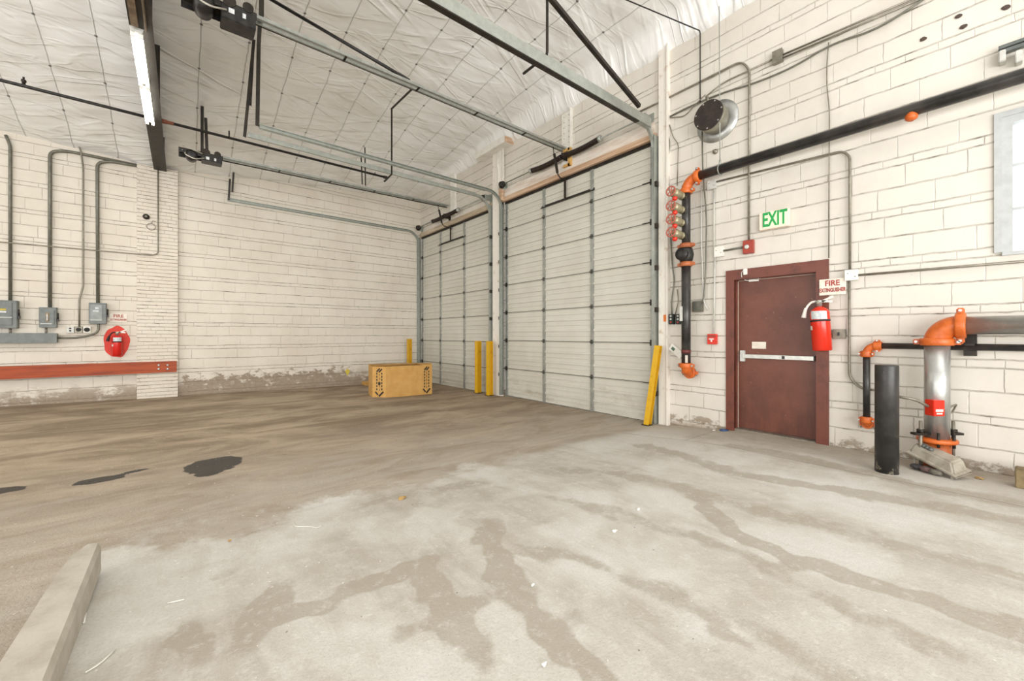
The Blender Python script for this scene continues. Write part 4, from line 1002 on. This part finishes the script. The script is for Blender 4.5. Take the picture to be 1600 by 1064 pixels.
conduit('conduit', [RP(1222, 86), RP(1440, -8)], .010, m_conduit, 'upper thin conduit climbing right from the high junction box')
conduit('conduit', [RP(1222, 91), RP(1446, -5)], .010, m_conduit, 'lower thin conduit climbing right from the high junction box')
conduit('conduit', [RP(1209, 92), RP(1128, 130), RP(1104, 150, .1)], .010, m_conduit, 'thin conduit from the high junction box down to the round vent', bend=.15)
conduit('cable', [RP(1450, -6), RP(1372, 46), RP(1300, 68), RP(1240, 105), RP(1180, 130), RP(1125, 146), RP(1070, 170), RP(1047, 182)], .011, m_greyconduit, 'sagging grey cable climbing along the upper right wall', 'cable', bend=.3)
conduit('cable', [RP(1047, 184), RP(1070, 182), RP(1085, 165), RP(1102, 148, .1)], .007, m_conduit, 'loose thin cable looping from the column to the round vent', 'cable', bend=.2)
conduit('cable', [RP(1295, 66), RP(1292, 100), RP(1292, 135), RP(1296, 170), RP(1295, 403)], .006, m_conduit, 'thin cable dropping straight down to the door frame top', 'cable', bend=.1)
conduit('cable', [RP(1094, 160, .05), RP(1094, 48, .05), RP(1084, 44, .25), RP(965, -6, .9)], .008, m_black, 'thin black cable across the ceiling edge and down to the vent', 'cable', bend=.05)
conduit('cable', [RP(1097, 205, .06), RP(1098, 262, .06), RP(1100, 292, .05), RP(1104, 335, .05), RP(1103, 420, .05), RP(1100, 462, .05), RP(1097, 474, .05)], .010, m_greyconduit, 'cable from the round vent down to the tilted olive box', 'cable', bend=.2)
conduit('cable', [RP(1096, 290, .04), RP(1096, 380, .04), RP(1099, 470, .04), RP(1106, 485, .03)], .007, m_lightbox, 'thin pale cable passing the tilted olive box', 'cable', bend=.1)
conduit('cable', [RP(1048, 366), RP(1050, 410), RP(1054, 440), RP(1049, 470), RP(1050, 492)], .009, m_greyconduit, 'brownish cable dropping to the push-button stations', 'cable', bend=.1)
conduit('cable', [RP(1058, 452), RP(1060, 470), RP(1055, 492)], .007, m_conduit, 'short cable above the right push-button station', 'cable', bend=.05)
conduit('cable', [RP(1046, 195), RP(1052, 215), RP(1060, 225), RP(1058, 290)], .006, m_conduit, 'thin cable hanging beside the column top', 'cable', bend=.06)
conduit('cable', [RP(1042, 200), RP(1047, 222), RP(1044, 250), RP(1046, 300)], .006, m_greyconduit, 'frayed cable hanging along the column below the spring bearing', 'cable', bend=.06)

# round vent
q = onX(1120, 188, 0); r = thing('exhaust_vent', (0, q.y, q.z - .25), 'round metal vent with a dark capped end, high on the right wall', 'vent')
yv, zv = onX(1121, 190, 0).y, onX(1121, 190, 0).z
MB().lathe((-.0, yv, zv), (-1, 0, 0), [(0, .27), (.012, .27), (.014, .16)], 36).build('wall_flange', m_galv2, r)
MB().lathe((-.012, yv, zv), (-1, 0, 0), [(0, .165), (.05, .165), (.06, .18), (.24, .18), (.245, .17)], 36).build('duct', mat('dull_duct', 'a39f90', '8a8576', .4, .5, 8, .1), r)
MB().lathe((-.25, yv, zv), (-1, 0, 0), [(0, .187), (.012, .187), (.014, .175)], 36).build('end_cap', mat('rust_dark_cap', '28221e', '453730', .6, .2, 5, .1), r)
mb = MB()
for i in range(7):
    an = 2 * PI * i / 7 + .3; mb.lathe((-.262, yv + .168 * math.cos(an), zv + .168 * math.sin(an)), (-1, 0, 0), [(0, .012), (.006, .008)], 8)
mb.build('bolt', m_galv2, r)
mb = MB(); mb.tube(fillet([(-.02, yv + .10, zv + .25), (-.15, yv + .08, zv + .31), (-.22, yv + .03, zv + .28), (-.22, yv + .02, zv + .18)], .05), .014, 8); mb.build('flexible_conduit', m_conduit, r)
q = onX(1118, 237, 0); r = thing('wall_hook', (0, q.y, q.z), 'small metal hook below the round vent', 'hook'); MB().lathe((0, q.y, q.z), (-1, 0, 0), [(0, .035), (.02, .03), (.022, .012), (.06, .012)], 14).build('boss', m_conduit, r)

# ------------------------------------------------------------------ hose standpipe
PD = .20
yP = onX(1072, 420, -PD).y
zT = 3.33
r = thing('standpipe', (-PD, yP, .7), 'black fire standpipe with orange elbows and a long black overhead run', 'pipe')
e_top = onX(1072, 290, -PD).z; e_bot = onX(1072, 571, -PD).z
zm1 = onX(1072, 384, -PD).z; zm2 = onX(1072, 413, -PD).z
MB().cyl((-PD, yP, e_bot), (-PD, yP, zm2), .060, 22).build('lower_pipe', m_blackpipe, r)
MB().cyl((-PD, yP, zm1), (-PD, yP, e_top), .056, 22).build('upper_pipe', m_blackpipe, r)
MB().cyl((-PD, yP - .16, zT), (-PD, -16.0, zT), .058, 22).build('overhead_pipe', m_blackpipe, r)
def elbow(p, a, b, R, r_, m_, parent, nm='elbow', n=12):
    """quarter bend: from point p+a*R to p+b*R, a and b unit, corner at p"""
    p = Vector(p); a = Vector(a); b = Vector(b); c_ = p + a * R + b * R; pts = []
    for i in range(n + 1):
        th = PI / 2 * i / n; pts.append(c_ - b * R * math.cos(th) - a * R * math.sin(th))
    o_ = MB().tube(pts, r_, 22).build(nm, m_, parent)
    for q_, ax in ((p + a * R, a), (p + b * R, b)):
        s2 = ax.cross(VX) if abs(ax.x) < .9 else ax.cross(VZ)
        mb = MB(); mb.lathe(q_ - ax * .032, ax, [(0, r_ * 1.05), (0, r_ * 1.22), (.01, r_ * 1.30), (.055, r_ * 1.30), (.065, r_ * 1.22), (.065, r_ * 1.05)], 24)
        for sg in (-1, 1): mb.obox(q_ + s2 * sg * r_ * 1.45, s2.normalized(), ax, s2.cross(ax).normalized(), (r_ * .6, .05, .05), .008)
        cpl = mb.build('coupling', m_, parent)
        for sg in (-1, 1): MB().cyl(q_ + s2 * sg * r_ * 1.5 - s2.cross(ax) * .045, q_ + s2 * sg * r_ * 1.5 + s2.cross(ax) * .045, .012 if r_ > .05 else .007, 8).build('coupling_bolt', m_galv2, cpl)
    return o_
elbow((-PD, yP, zT), -VZ, -VY, .16, .064, m_orange, r)
elbow((-PD, yP, e_bot - .10), VZ, VX, .10, .064, m_orange, r)
for z_, nm in ((zm1, 'u'), (zm2, 'l')):
    mb = MB(); mb.lathe((-PD, yP, z_ - .03), (0, 0, 1), [(0, .066), (.0, .08), (.06, .08), (.06, .066)], 22); mb.box((-PD - .03, yP + .07, z_ - .022), (-PD + .03, yP + .115, z_ + .022), .006); mb.box((-PD - .03, yP - .07, z_ - .022), (-PD + .03, yP - .115, z_ + .022), .006)
    mb.build('coupling', mat('dusty_orange', 'b86b40', '9c5530', .5, 0, 9, .1), r)
zc3 = (zm1 + zm2) / 2
mb = MB(); mb.lathe((-PD, yP, zm2), (0, 0, 1), [(.02, .058), (.05, .085), (.13, .10), (.20, .085), (zm1 - zm2 - .02, .058)], 22); mb.lathe((-PD, yP, zc3), (-1, 0, 0), [(0, .07), (.11, .07), (.12, .085), (.135, .085), (.14, .03)], 18)
mb.build('check_valve', m_black, r)
qy = onX(1068, 490, -PD - .06); MB().box((-PD - .061, yP + .06, qy.z - .10), (-PD - .03, yP + .02, qy.z + .10)).build('label_tag', m_lightbox, r)
MB().lathe((-PD, yP, onX(1072, 552, -PD).z), (0, 0, 1), [(0, .062), (.05, .062)], 22).build('red_band', mat('dull_red_band', '6b2f2a', '52231f', .5), r)
mb = MB(); mb.box((-PD - .063, yP - .045, e_bot + .04), (-PD - .03, yP - .02, e_bot + .14)); mb.build('white_tag', m_sign, r)
mb = MB(); hy = onX(1125, 262, -PD).y
mb.ring((-PD, hy, zT - .01), (0, 1, 0), .066, .006); mb.cyl((-PD, hy, zT + .06), (-PD, hy + .01, 5.42), .006, 8); mb.cyl((-PD, hy, zT + .05), (-PD, hy, zT + .12), .012, 8)
mb.build('pipe_hanger', m_galv, r)
q = onX(1424, 184, -PD); mb = MB(); mb.lathe((-PD, q.y, zT - .03), (0, 0, -1), [(0, .05), (.05, .045), (.06, .035), (.07, .02)], 14); mb.build('outlet_tee', m_orange, r)
# second narrower riser behind
conduit('drain_line', [(-.10, yP + .075, onX(1066, 290, -.1).z), (-.10, yP + .075, onX(1066, 388, -.1).z)], .02, m_blackpipe, 'slim black pipe tucked behind the upper standpipe', 'pipe')
for k, py in enumerate((297, 319.5, 340.5, 361)):
    zz = CAM.z + (HY - py) * .00833
    r = thing('hose_valve', (-PD - .06, yP, zz), ('topmost', 'second from top', 'third from top', 'lowest')[k] + ' hose valve with a faded red handwheel on the standpipe', 'valve', 'hose valves on the standpipe')
    ax = Vector((-1, 0, .02)).normalized(); b0 = Vector((-PD - .05, yP, zz - .02))
    MB().lathe(b0, ax, [(0, .03), (.05, .03), (.055, .05), (.08, .05), (.085, .036), (.11, .040), (.14, .055), (.25, .062), (.27, .05), (.285, .022)], 18).build('valve_body', m_brass, r)
    MB().lathe(b0 + ax * .055, ax, [(0, .052), (.02, .052)], 18).build('threaded_ring', m_steel_dark, r)
    mb = MB(); mb.lathe(b0 + ax * .24 + Vector((0, 0, -.04)), (0, .1, -1), [(0, .03), (.03, .034), (.05, .03), (.06, .015)], 14); mb.build('outlet_cap', m_red2, r)
    MB().cyl(b0 + ax * .26, b0 + ax * .36, .009, 8).build('stem', m_brass, r)
    c_ = b0 + ax * .345; mb = MB(); mb.ring(c_, ax, .060, .009)
    x_, y_, _z = basis(ax)
    for i in range(5):
        an = 2 * PI * i / 5; mb.tube([c_, c_ + (x_ * math.cos(an) + y_ * math.sin(an)) * .058], .007, 6)
    mb.lathe(c_ - ax * .01, ax, [(0, .018), (.02, .018)], 10); mb.build('handwheel', m_handwheel, r)

# ------------------------------------------------------------------ fire riser at the right
GD = .23
q = onX(1464, 620, -GD); yG = q.y; RG = (onX(1485, 600, -GD).y - onX(1443, 600, -GD).y) / -2
zH = onX(1560, 508, -GD).z; zE = onX(1466, 534, -GD).z; zFl = onX(1470, 686, -GD).z
r = thing('fire_riser', (-GD, yG, 0), 'thick galvanised fire riser with a big orange elbow on the right', 'pipe')
MB().cyl((-GD, yG, zFl), (-GD, yG, zE), RG, 32).build('riser_pipe', m_galv2, r)
REl = zH - zE
elbow((-GD, yG, zH), -VZ, -VY, REl, RG * 1.05, m_orange, r, n=14)
MB().cyl((-GD, yG - REl, zH), (-GD, -15.5, zH), RG * .92, 32).build('cross_pipe', m_galv2, r)
MB().lathe((-GD, yG, zFl - .03), (0, 0, 1), [(0, RG), (0, RG * 1.5), (.008, RG * 1.62), (.03, RG * 1.62), (.038, RG * 1.5), (.04, RG)], 32).build('flange', m_orange, r)
MB().cyl((-GD, yG, 0), (-GD, yG, zFl), RG * 1.1, 32).build('base_spool', mat('dark_orange_spool', 'a9541f', '874015', .45, 0, 6, .1), r)
for i, an in enumerate((.35, 1.3, 2.2, 3.3, 4.3, 5.3)):
    c_ = Vector((-GD + RG * 1.4 * math.cos(an), yG + RG * 1.4 * math.sin(an), zFl - .06)); MB().cyl(c_, c_ + VZ * .13, .011, 8).build('flange_bolt', m_steel_dark, r)
s_ = Vector((CA, -CB, 0))
for sg in (-1, 1):
    c_ = Vector((-GD, yG, 0)) + s_ * sg * RG * 1.75
    MB().cyl(c_, (c_.x, c_.y, zFl + .16), .013, 10).build('tie_rod', m_conduit, r)
    mb = MB(); mb.obox((c_.x, c_.y, zFl + .045), s_, VZ.cross(s_), VZ, (.14, .05, .02)); mb.lathe((c_.x, c_.y, zFl + .055), (0, 0, 1), [(0, .028), (.03, .028)], 6); mb.build('rod_clamp', m_steel_dark, r)
# pipe bracket under the cross pipe
q = onX(1516, 540, -.05); mb = MB(); mb.box((-.02, q.y - .04, onX(1516, 556, -.05).z), (-.06, q.y + .04, onX(1516, 520, -.05).z)); mb.box((-.06, q.y - .03, q.z - .0), (-.14, q.y + .03, q.z + .02)); mb.build('wall_bracket', m_steel_dark, None)
tag(bpy.data.objects['wall_bracket'] if False else COL.objects[-1], 'black slotted wall bracket behind the galvanised riser', 'bracket')
# tamper switch
q = onX(1449, 633, -GD - .12)
r = thing('tamper_switch', q, 'small red switch box strapped to the galvanised riser', 'switch')
cc0 = Vector((-GD, yG, 0)) - s_ * (RG * .95 + .02) + Vector((-CB, -CA, 0)) * (RG * .9); cc0.z = onX(1449, 633, -GD).z
MB().obox(cc0, s_, VZ.cross(s_), VZ, (.10, .08, .14), .004).build('housing', m_red2, r)
nrm = Vector((-CB, -CA, 0)); MB().obox(cc0 + nrm * .041 - VZ * .02, s_, nrm, VZ, (.065, .003, .022)).build('name_label', m_sign, r)
MB().obox(cc0 + nrm * .041 - VZ * .047, s_, nrm, VZ, (.05, .003, .012)).build('name_label', m_sign, r)
mb = MB(); mb.tube([cc0 + s_ * .06 - VZ * .02, cc0 + s_ * .15 - nrm * .02 + VZ * .0, cc0 + s_ * .30 - nrm * .10 + VZ * .01], .012, 8, radii=[.016, .012, .006]); mb.tube([cc0 + s_ * .06 - VZ * .06, cc0 + s_ * .2 - nrm * .04 - VZ * .05, cc0 + s_ * .30 - nrm * .10 + VZ * .005], .008, 8); mb.build('strap', m_conduit, r)
a_ = cc0 - s_ * .06
bp = onF(1385, 738)
conduit('flexible_conduit', [a_ + VZ * .01, a_ - s_ * .10 + VZ * .07, a_ - s_ * .22 + VZ * .09 - nrm * .05], .013, m_conduit, 'curved grey flexible conduit between the black bollard and the red box', bend=.06)
# small black line left of it
SD = .085
yS = onX(1354, 600, -SD).y; zSt = onX(1360, 540, -SD).z; zSb = onX(1354, 656, -SD).z
r = thing('drain_pipe', (-SD, yS, 0), 'slim black drain pipe with small orange elbows beside the black bollard', 'pipe')
rs = .030
MB().cyl((-SD, yS, zSb), (-SD, yS, zSt - .08), rs, 18).build('down_pipe', m_blackpipe, r)
MB().cyl((-SD, yS - .10, zSt), (-SD, -15.5, zSt), rs, 18).build('level_pipe', m_blackpipe, r)
elbow((-SD, yS, zSt), -VZ, -VY, .085, rs * 1.15, m_orange, r)
elbow((-SD, yS, zSb - .05), VZ, VX, .05, rs * 1.2, m_orange, r)
# black bollard
b_ = onF(1385.5, 741); top = b_.z + (741 - 571) * ((b_ - CAM).dot(Vector((CB, CA, 0))) / F)
rad = 14.6 * ((b_ - CAM).dot(Vector((CB, CA, 0))) / F)
r = thing('bollard', b_, 'black scuffed pipe bollard in front of the fire riser', 'bollard')
hv = (b_ - CAM); hv.z = 0; b_ = b_ + hv.normalized() * rad
tt = NT('scuffed_black'); co = tt.coord(); s = tt.sep(co)
lo_ = tt.ramp(s[2], 0, .75, 1, 0)
ch = tt.ramp(tt.M('ADD', tt.noise(tt.vscale(co, (1, 1, .6)), 16, 5, .7), tt.M('MULTIPLY', lo_, .08)), .66, .72)
cc = tt.mix(tt.ramp(tt.noise(co, 5, 4), .3, .7), lin('232221'), lin('3a3835')); cc = tt.mix(tt.M('MULTIPLY', ch, .75), cc, lin('a09884'))
m_scuff = tt.done(cc, .38, .1, tt.bump(tt.noise(co, 30, 3), .15, .004))
MB().lathe((b_.x, b_.y, b_.z - .05), (0, 0, 1), [(0, rad), (top - b_.z + .04, rad), (top - b_.z + .05, rad * .96)], 36).build('post', m_scuff, r)
# collapsed meter cover / tray at the riser base
fw = Vector((CB, CA, 0))
def at_depth(px, py, dep):
    d = D(px, py); return CAM + d * (dep / F)
r = thing('plastic_tray', onF(1480, 748), 'dirty grey plastic cover lying tipped against the riser base', 'cover')
fa = onF(1436, 729); fb = onF(1508, 749)
nb = Vector((.863, -.506, 0)) * .15
off = -nb * .75
A_ = fa + off + VZ * .135; B_ = fb + off + VZ * .035; C_ = fb + off + nb + VZ * .07; D_ = fa + off + nb * .6 + VZ * .17
mb = MB(); up_ = Vector((.02, 0, .085))
cen_ = (A_ + B_ + C_ + D_) / 4
base4 = [A_, B_, C_, D_]; rim4 = [p_ + (p_ - cen_).normalized() * .018 for p_ in base4]; top4 = [p_.lerp(cen_, .16) + up_ for p_ in base4]
rl = [p_ - VZ * .006 for p_ in rim4]
vs = [[mb.bm.verts.new(v) for v in L_] for L_ in (rl, rim4, base4, top4)]
for L0, L1 in zip(vs, vs[1:]):
    for i in range(4): mb.bm.faces.new((L0[i], L0[(i + 1) % 4], L1[(i + 1) % 4], L1[i]))
mb.bm.faces.new(vs[-1]); bmesh.ops.bevel(mb.bm, geom=[e for e in mb.bm.edges if not e.is_boundary and e.calc_length() > .03], offset=.012, segments=3, affect='EDGES')
mb.build('shell', m_plast, r)
for k in range(3):
    c_ = A_.lerp(B_, .24 + .12 * k).lerp(D_.lerp(C_, .3), .35) + up_ * 1.02
    MB().lathe(c_, (-.1, -.2, 1), [(0, .022), (.012, .020), (.014, .012), (.022, .010)], 14).build('dial', m_greybox, r)
for t_ in (.10, .70, .93):
    c_ = A_.lerp(B_, t_) + nb * .1; MB().box((c_.x - .008, c_.y - .008, 0.0), (c_.x + .008, c_.y + .008, c_.z + .01)).build('support_leg', m_conduit, r)
r = thing('rag_heap', onF(1450, 738), 'dark crumpled rags under the tipped grey cover', 'rags')
for k in range(3):
    c_ = A_.lerp(B_, .22 + .2 * k) - nb * .0; c_.z = .028
    bm = bmesh.new(); bmesh.ops.create_icosphere(bm, subdivisions=3, radius=.05)
    for v in bm.verts:
        v.co *= 1 + .35 * noise.noise(v.co * 22 + Vector((k * 5, 0, 0))); v.co.z *= .5; v.co += c_
    x_ = MB(); x_.bm.free(); x_.bm = bm; x_.build('rag', (mat('dark_rag', '4c4a4a', '2f2e30', .9, 0, 30, .4), mat('dull_rag', '6a5550', '55433f', .9, 0, 30, .4), mat('grey_rag', '7a7468', '5d574d', .9, 0, 30, .4))[k], r)
q = onF(1586, 762); tag(MB().box((q.x + .0, q.y - .5, q.z), (q.x + .14, q.y + .0, q.z + .15), .006).build('wood_block', m_wood), 'weathered wooden block on the floor at the right edge', 'wood block')

# strut bracket top right
r = thing('strut_bracket', onX(1560, 80, -.05), 'grey steel strut bracket high on the wall at the upper right edge', 'bracket')
a = onX(1556, 88, -.05)
for k, px in enumerate((1566, 1592)):
    q = onX(px, 85, -.1); MB().box((-.0, q.y - .02, q.z - .055), (-.09, q.y + .02, q.z + .045), .006).build('bracket_cheek', m_lightbox, r)
q0 = onX(1560, 84, -.08)
for dz in (.0, .04): MB().box((-.02, q0.y, q0.z + dz), (-.07, q0.y - .9, q0.z + dz + .028)).build('channel', m_greybox, r)
for k, (px, py) in enumerate(((1443, 61), (1498, 25), (1572, 12), (1505, 42))):
    q = onX(px, py, 0); bm = bmesh.new(); bmesh.ops.create_icosphere(bm, subdivisions=2, radius=.020)
    for v in bm.verts: v.co *= 1 + .5 * noise.noise(v.co * 40 + Vector((k, 0, 0))); v.co.x *= .35; v.co.y *= 1.3; v.co += Vector((-.005, q.y, q.z))
    x_ = MB(); x_.bm.free(); x_.bm = bm
    tag(x_.build('rusted_anchor', mat('rust_anchor', '3f342d', '5f4f44', .8, 0, 30, .3)), ('dark rusted wall anchor left of and below the other three', 'rusty anchor with a thin wire near the top edge of the right wall', 'dark rusted anchor at the upper right corner', 'small dark anchor hanging just below the wired one')[k], 'anchor')

# ------------------------------------------------------------------ yellow posts and cardboard box
def post(p, h, wx, wy, lean, label, xs='square'):
    r = thing('guard_post', p, label, 'post')
    b0 = Vector(p) - VZ * .03; t0 = Vector(p) + Vector(lean) + VZ * h
    az = (t0 - b0).normalized(); ax = (VX - az * az.x).normalized(); ay = az.cross(ax)
    mb = MB(); c_ = (b0 + t0) / 2; L_ = (t0 - b0).length
    # H-section timber-like steel post
    mb.obox(c_, ax, ay, az, (wx, .010, L_)); mb.obox(c_ + ax * (wx / 2), ax, ay, az, (.012, wy, L_)); mb.obox(c_ - ax * (wx / 2), ax, ay, az, (.012, wy, L_)); mb.build('beam', m_yellow, r)
    MB().obox(b0 + VZ * .035, VX, VY, VZ, (wx + .05, wy + .04, .01)).build('base_plate', m_steel_dark, r); r['group'] = 'yellow guard posts by the overhead doors'; return r
p1 = onF(747, 614); post(p1, 1.21, .10, .11, (0, 0, 0), 'yellow guard post left of the pair between the overhead doors')
p2 = onF(765, 618); post(p2, 1.21, .10, .11, (0, 0, 0), 'yellow guard post right of the pair between the overhead doors')
p3 = Vector((-.50, -.32, zf(-.5, -.3))); post(p3, 1.25, .10, .11, (0, 0, 0), 'yellow guard post standing behind the cardboard box')
p4 = onF(1011, 664); post(p4 + Vector((.0, 0, 0)), 1.17, .07, .08, (.04, -.16, 0), 'leaning yellow guard post at the right foot of the near overhead door')

fp = [onF(577.5, 617.5), onF(582, 621), onF(603, 621.5), onF(658, 617.5), onF(675, 616)]
zb0 = zf(-2, -2.7)
P0 = [Vector((p_.x, p_.y, zb0)) for p_ in fp]
back = Vector((.18, .62, 0))
P0 += [P0[4] + back * .8 + Vector((.1, 0, 0)), P0[3] + back * 1.15, P0[1] + back * 1.05 + Vector((.05, .05, 0)), P0[0] + back * .6]
HB = .66
r = thing('cardboard_box', P0[2], 'large open tan cardboard box with black printed arrows on the floor', 'box')
n = len(P0); mb = MB(); cen = sum(P0, Vector()) / n
out_b = [mb.bm.verts.new(p_) for p_ in P0]; out_t = [mb.bm.verts.new(p_ + VZ * HB) for p_ in P0]
in_t = [mb.bm.verts.new(p_ + (cen - p_).normalized() * .012 + VZ * HB) for p_ in P0]; in_b = [mb.bm.verts.new(p_ + (cen - p_).normalized() * .012 + VZ * .02) for p_ in P0]
for A, B in ((out_b, out_t), (out_t, in_t), (in_t, in_b)):
    for i in range(n): mb.bm.faces.new((A[i], A[(i + 1) % n], B[(i + 1) % n], B[i]))
mb.bm.faces.new(in_b); mb.bm.faces.new(list(reversed(out_b)))
mb.build('carton', m_card, r)
def fprint(i, t0, t1, nm='printed_arrows'):
    """print on panel i between fractions t0..t1 : crop-mark style bars and an arrow"""
    a = P0[i]; b = P0[i + 1]; e = (b - a); L_ = e.length; e.normalize(); nn = e.cross(VZ).normalized()
    if nn.dot(a - CAM) > 0: nn = -nn
    mb = MB(); um = L_ * (t0 + t1) / 2; k = L_ * (t1 - t0) / 2
    def strip(u0, z0, u1, z1, w_):
        p_ = a + e * u0 + VZ * z0 + nn * .003; q_ = a + e * u1 + VZ * z1 + nn * .003; az = (q_ - p_).normalized(); ax = az.cross(nn)
        mb.obox((p_ + q_) / 2, ax, nn, az, (w_, .003, (q_ - p_).length))
    for sg in (-1, 1):
        for j in range(6): z_ = .16 + j * .066; strip(um + sg * k * .55, z_, um + sg * k * .55, z_ + .042, .022)
    for j in range(5): strip(um, .14 + j * .08, um, .19 + j * .08, .010)
    strip(um - k * .6, .55, um + k * .1, .62, .03); strip(um - k * .1, .54, um + k * .6, .61, .03)
    strip(um - k * .9, .13, um - k * .3, .06, .03); strip(um - k * .1, .03, um + k * .9, .13, .035)
    if i == 1: strip(um - k * .25, .30, um + k * .25, .30, .06)
    mb.build(nm, m_ink, r)
fprint(1, .18, .85); fprint(3, .15, .85)
q0 = P0[6] + VZ * HB; q1 = P0[7] + VZ * HB
mb = MB(); mb.prism([P0[3] + VZ * HB, P0[4] + VZ * HB, P0[5] + VZ * (HB + .0), P0[6] + VZ * (HB + .0)], (0, 0, .006)); mb.build('folded_flap', m_card, r)
mb = MB(); mb.prism([P0[7] + VZ * HB, P0[6] + VZ * HB, P0[6] + VZ * (HB - .02) - back * .12, P0[7] + VZ * (HB - .05) - back * .15], (0, 0, .005)); mb.build('folded_flap', m_cardin, r)
q = onF(572, 603); tag(MB().box((q.x - .0, q.y, q.z), (q.x + .35, q.y + .35, q.z + .09), .01).build('cardboard_scrap', m_card), 'small flat cardboard piece left of the large box', 'cardboard')

# ------------------------------------------------------------------ litter on the floor
def wire(pts, rr, label, m_=m_paper, nm='wire_scrap'):
    pp = [onF(*q) + VZ * (rr + .002) for q in pts]; tag(MB().tube(fillet(pp, .03), rr, 6).build(nm, m_), label, 'scrap')
wire([(460, 816), (461, 824), (482, 823), (495, 826), (503, 822)], .0022, 'thin white wire scrap curled on the floor near the middle')
wire([(133, 1053), (155, 1040), (180, 1017)], .003, 'longer white wire scrap beside the concrete curb')
wire([(262, 944), (288, 938)], .003, 'short white stick on the floor right of the curb')
wire([(131, 975), (134, 960)], .004, 'tiny white chip beside the curb')
def flake(px, py, size, label, m_, seed, nm='scrap', cat='scrap'):
    q = onF(px, py); mb = MB(); rnd = random.Random(seed); pts = []
    for i in range(9):
        an = 2 * PI * i / 9; k = size * (.55 + .6 * rnd.random()); pts.append(Vector((q.x + k * math.cos(an), q.y + k * .7 * math.sin(an), q.z + .003 + .010 * rnd.random())))
    c_ = mb.bm.verts.new(q + VZ * (.012 + size * .15)); vs = [mb.bm.verts.new(p_) for p_ in pts]; bs = [mb.bm.verts.new(p_ - VZ * .003) for p_ in pts]
    for i in range(9):
        mb.bm.faces.new((vs[i], vs[(i + 1) % 9], c_)); mb.bm.faces.new((vs[i], bs[i], bs[(i + 1) % 9], vs[(i + 1) % 9]))
    mb.bm.faces.new(list(reversed(bs)))
    tag(mb.build(nm, m_), label, cat)
flake(629, 779, .045, 'tan dry leaf lying on the floor in the middle of the room', m_leaf, 1, 'dry_leaf', 'leaf')
flake(118, 626, .10, 'tan dry leaf lying against the foot of the left wall', m_leaf, 2, 'dry_leaf', 'leaf')
flake(1115, 673, .03, 'crumpled white scrap by the foot of the door frame', m_paper, 3)
flake(961, 831, .018, 'small grey-white chip on the open concrete', m_paper, 4)
flake(998, 797, .013, 'small white chip above the grey-white one on the concrete', m_paper, 5)
flake(850, 1041, .013, 'white chip near the bottom edge of the floor', m_paper, 6)
flake(832, 916, .012, 'white chip on the floor right of the tyre arcs', m_paper, 7)
flake(359, 846, .013, 'brown pebble on the floor left of the middle', m_leaf, 8, 'pebble', 'pebble')
flake(1492, 745, .035, 'pale leaf scrap in front of the tipped grey cover', m_leaf, 9, 'dry_leaf', 'leaf')
flake(1530, 748, .035, 'pale leaf scrap right of the tipped grey cover', m_leaf, 10, 'dry_leaf', 'leaf')
q = onF(1131, 673); r = tag(MB().lathe((q.x, q.y, q.z), (0, 0, 1), [(0, .05), (.012, .055), (.02, .035), (.022, .01)], 20).build('blue_lid', m_blue), 'small blue lid on the floor by the door frame', 'lid')

for o in bpy.data.objects:
    if '_o' in o.keys(): del o['_o']
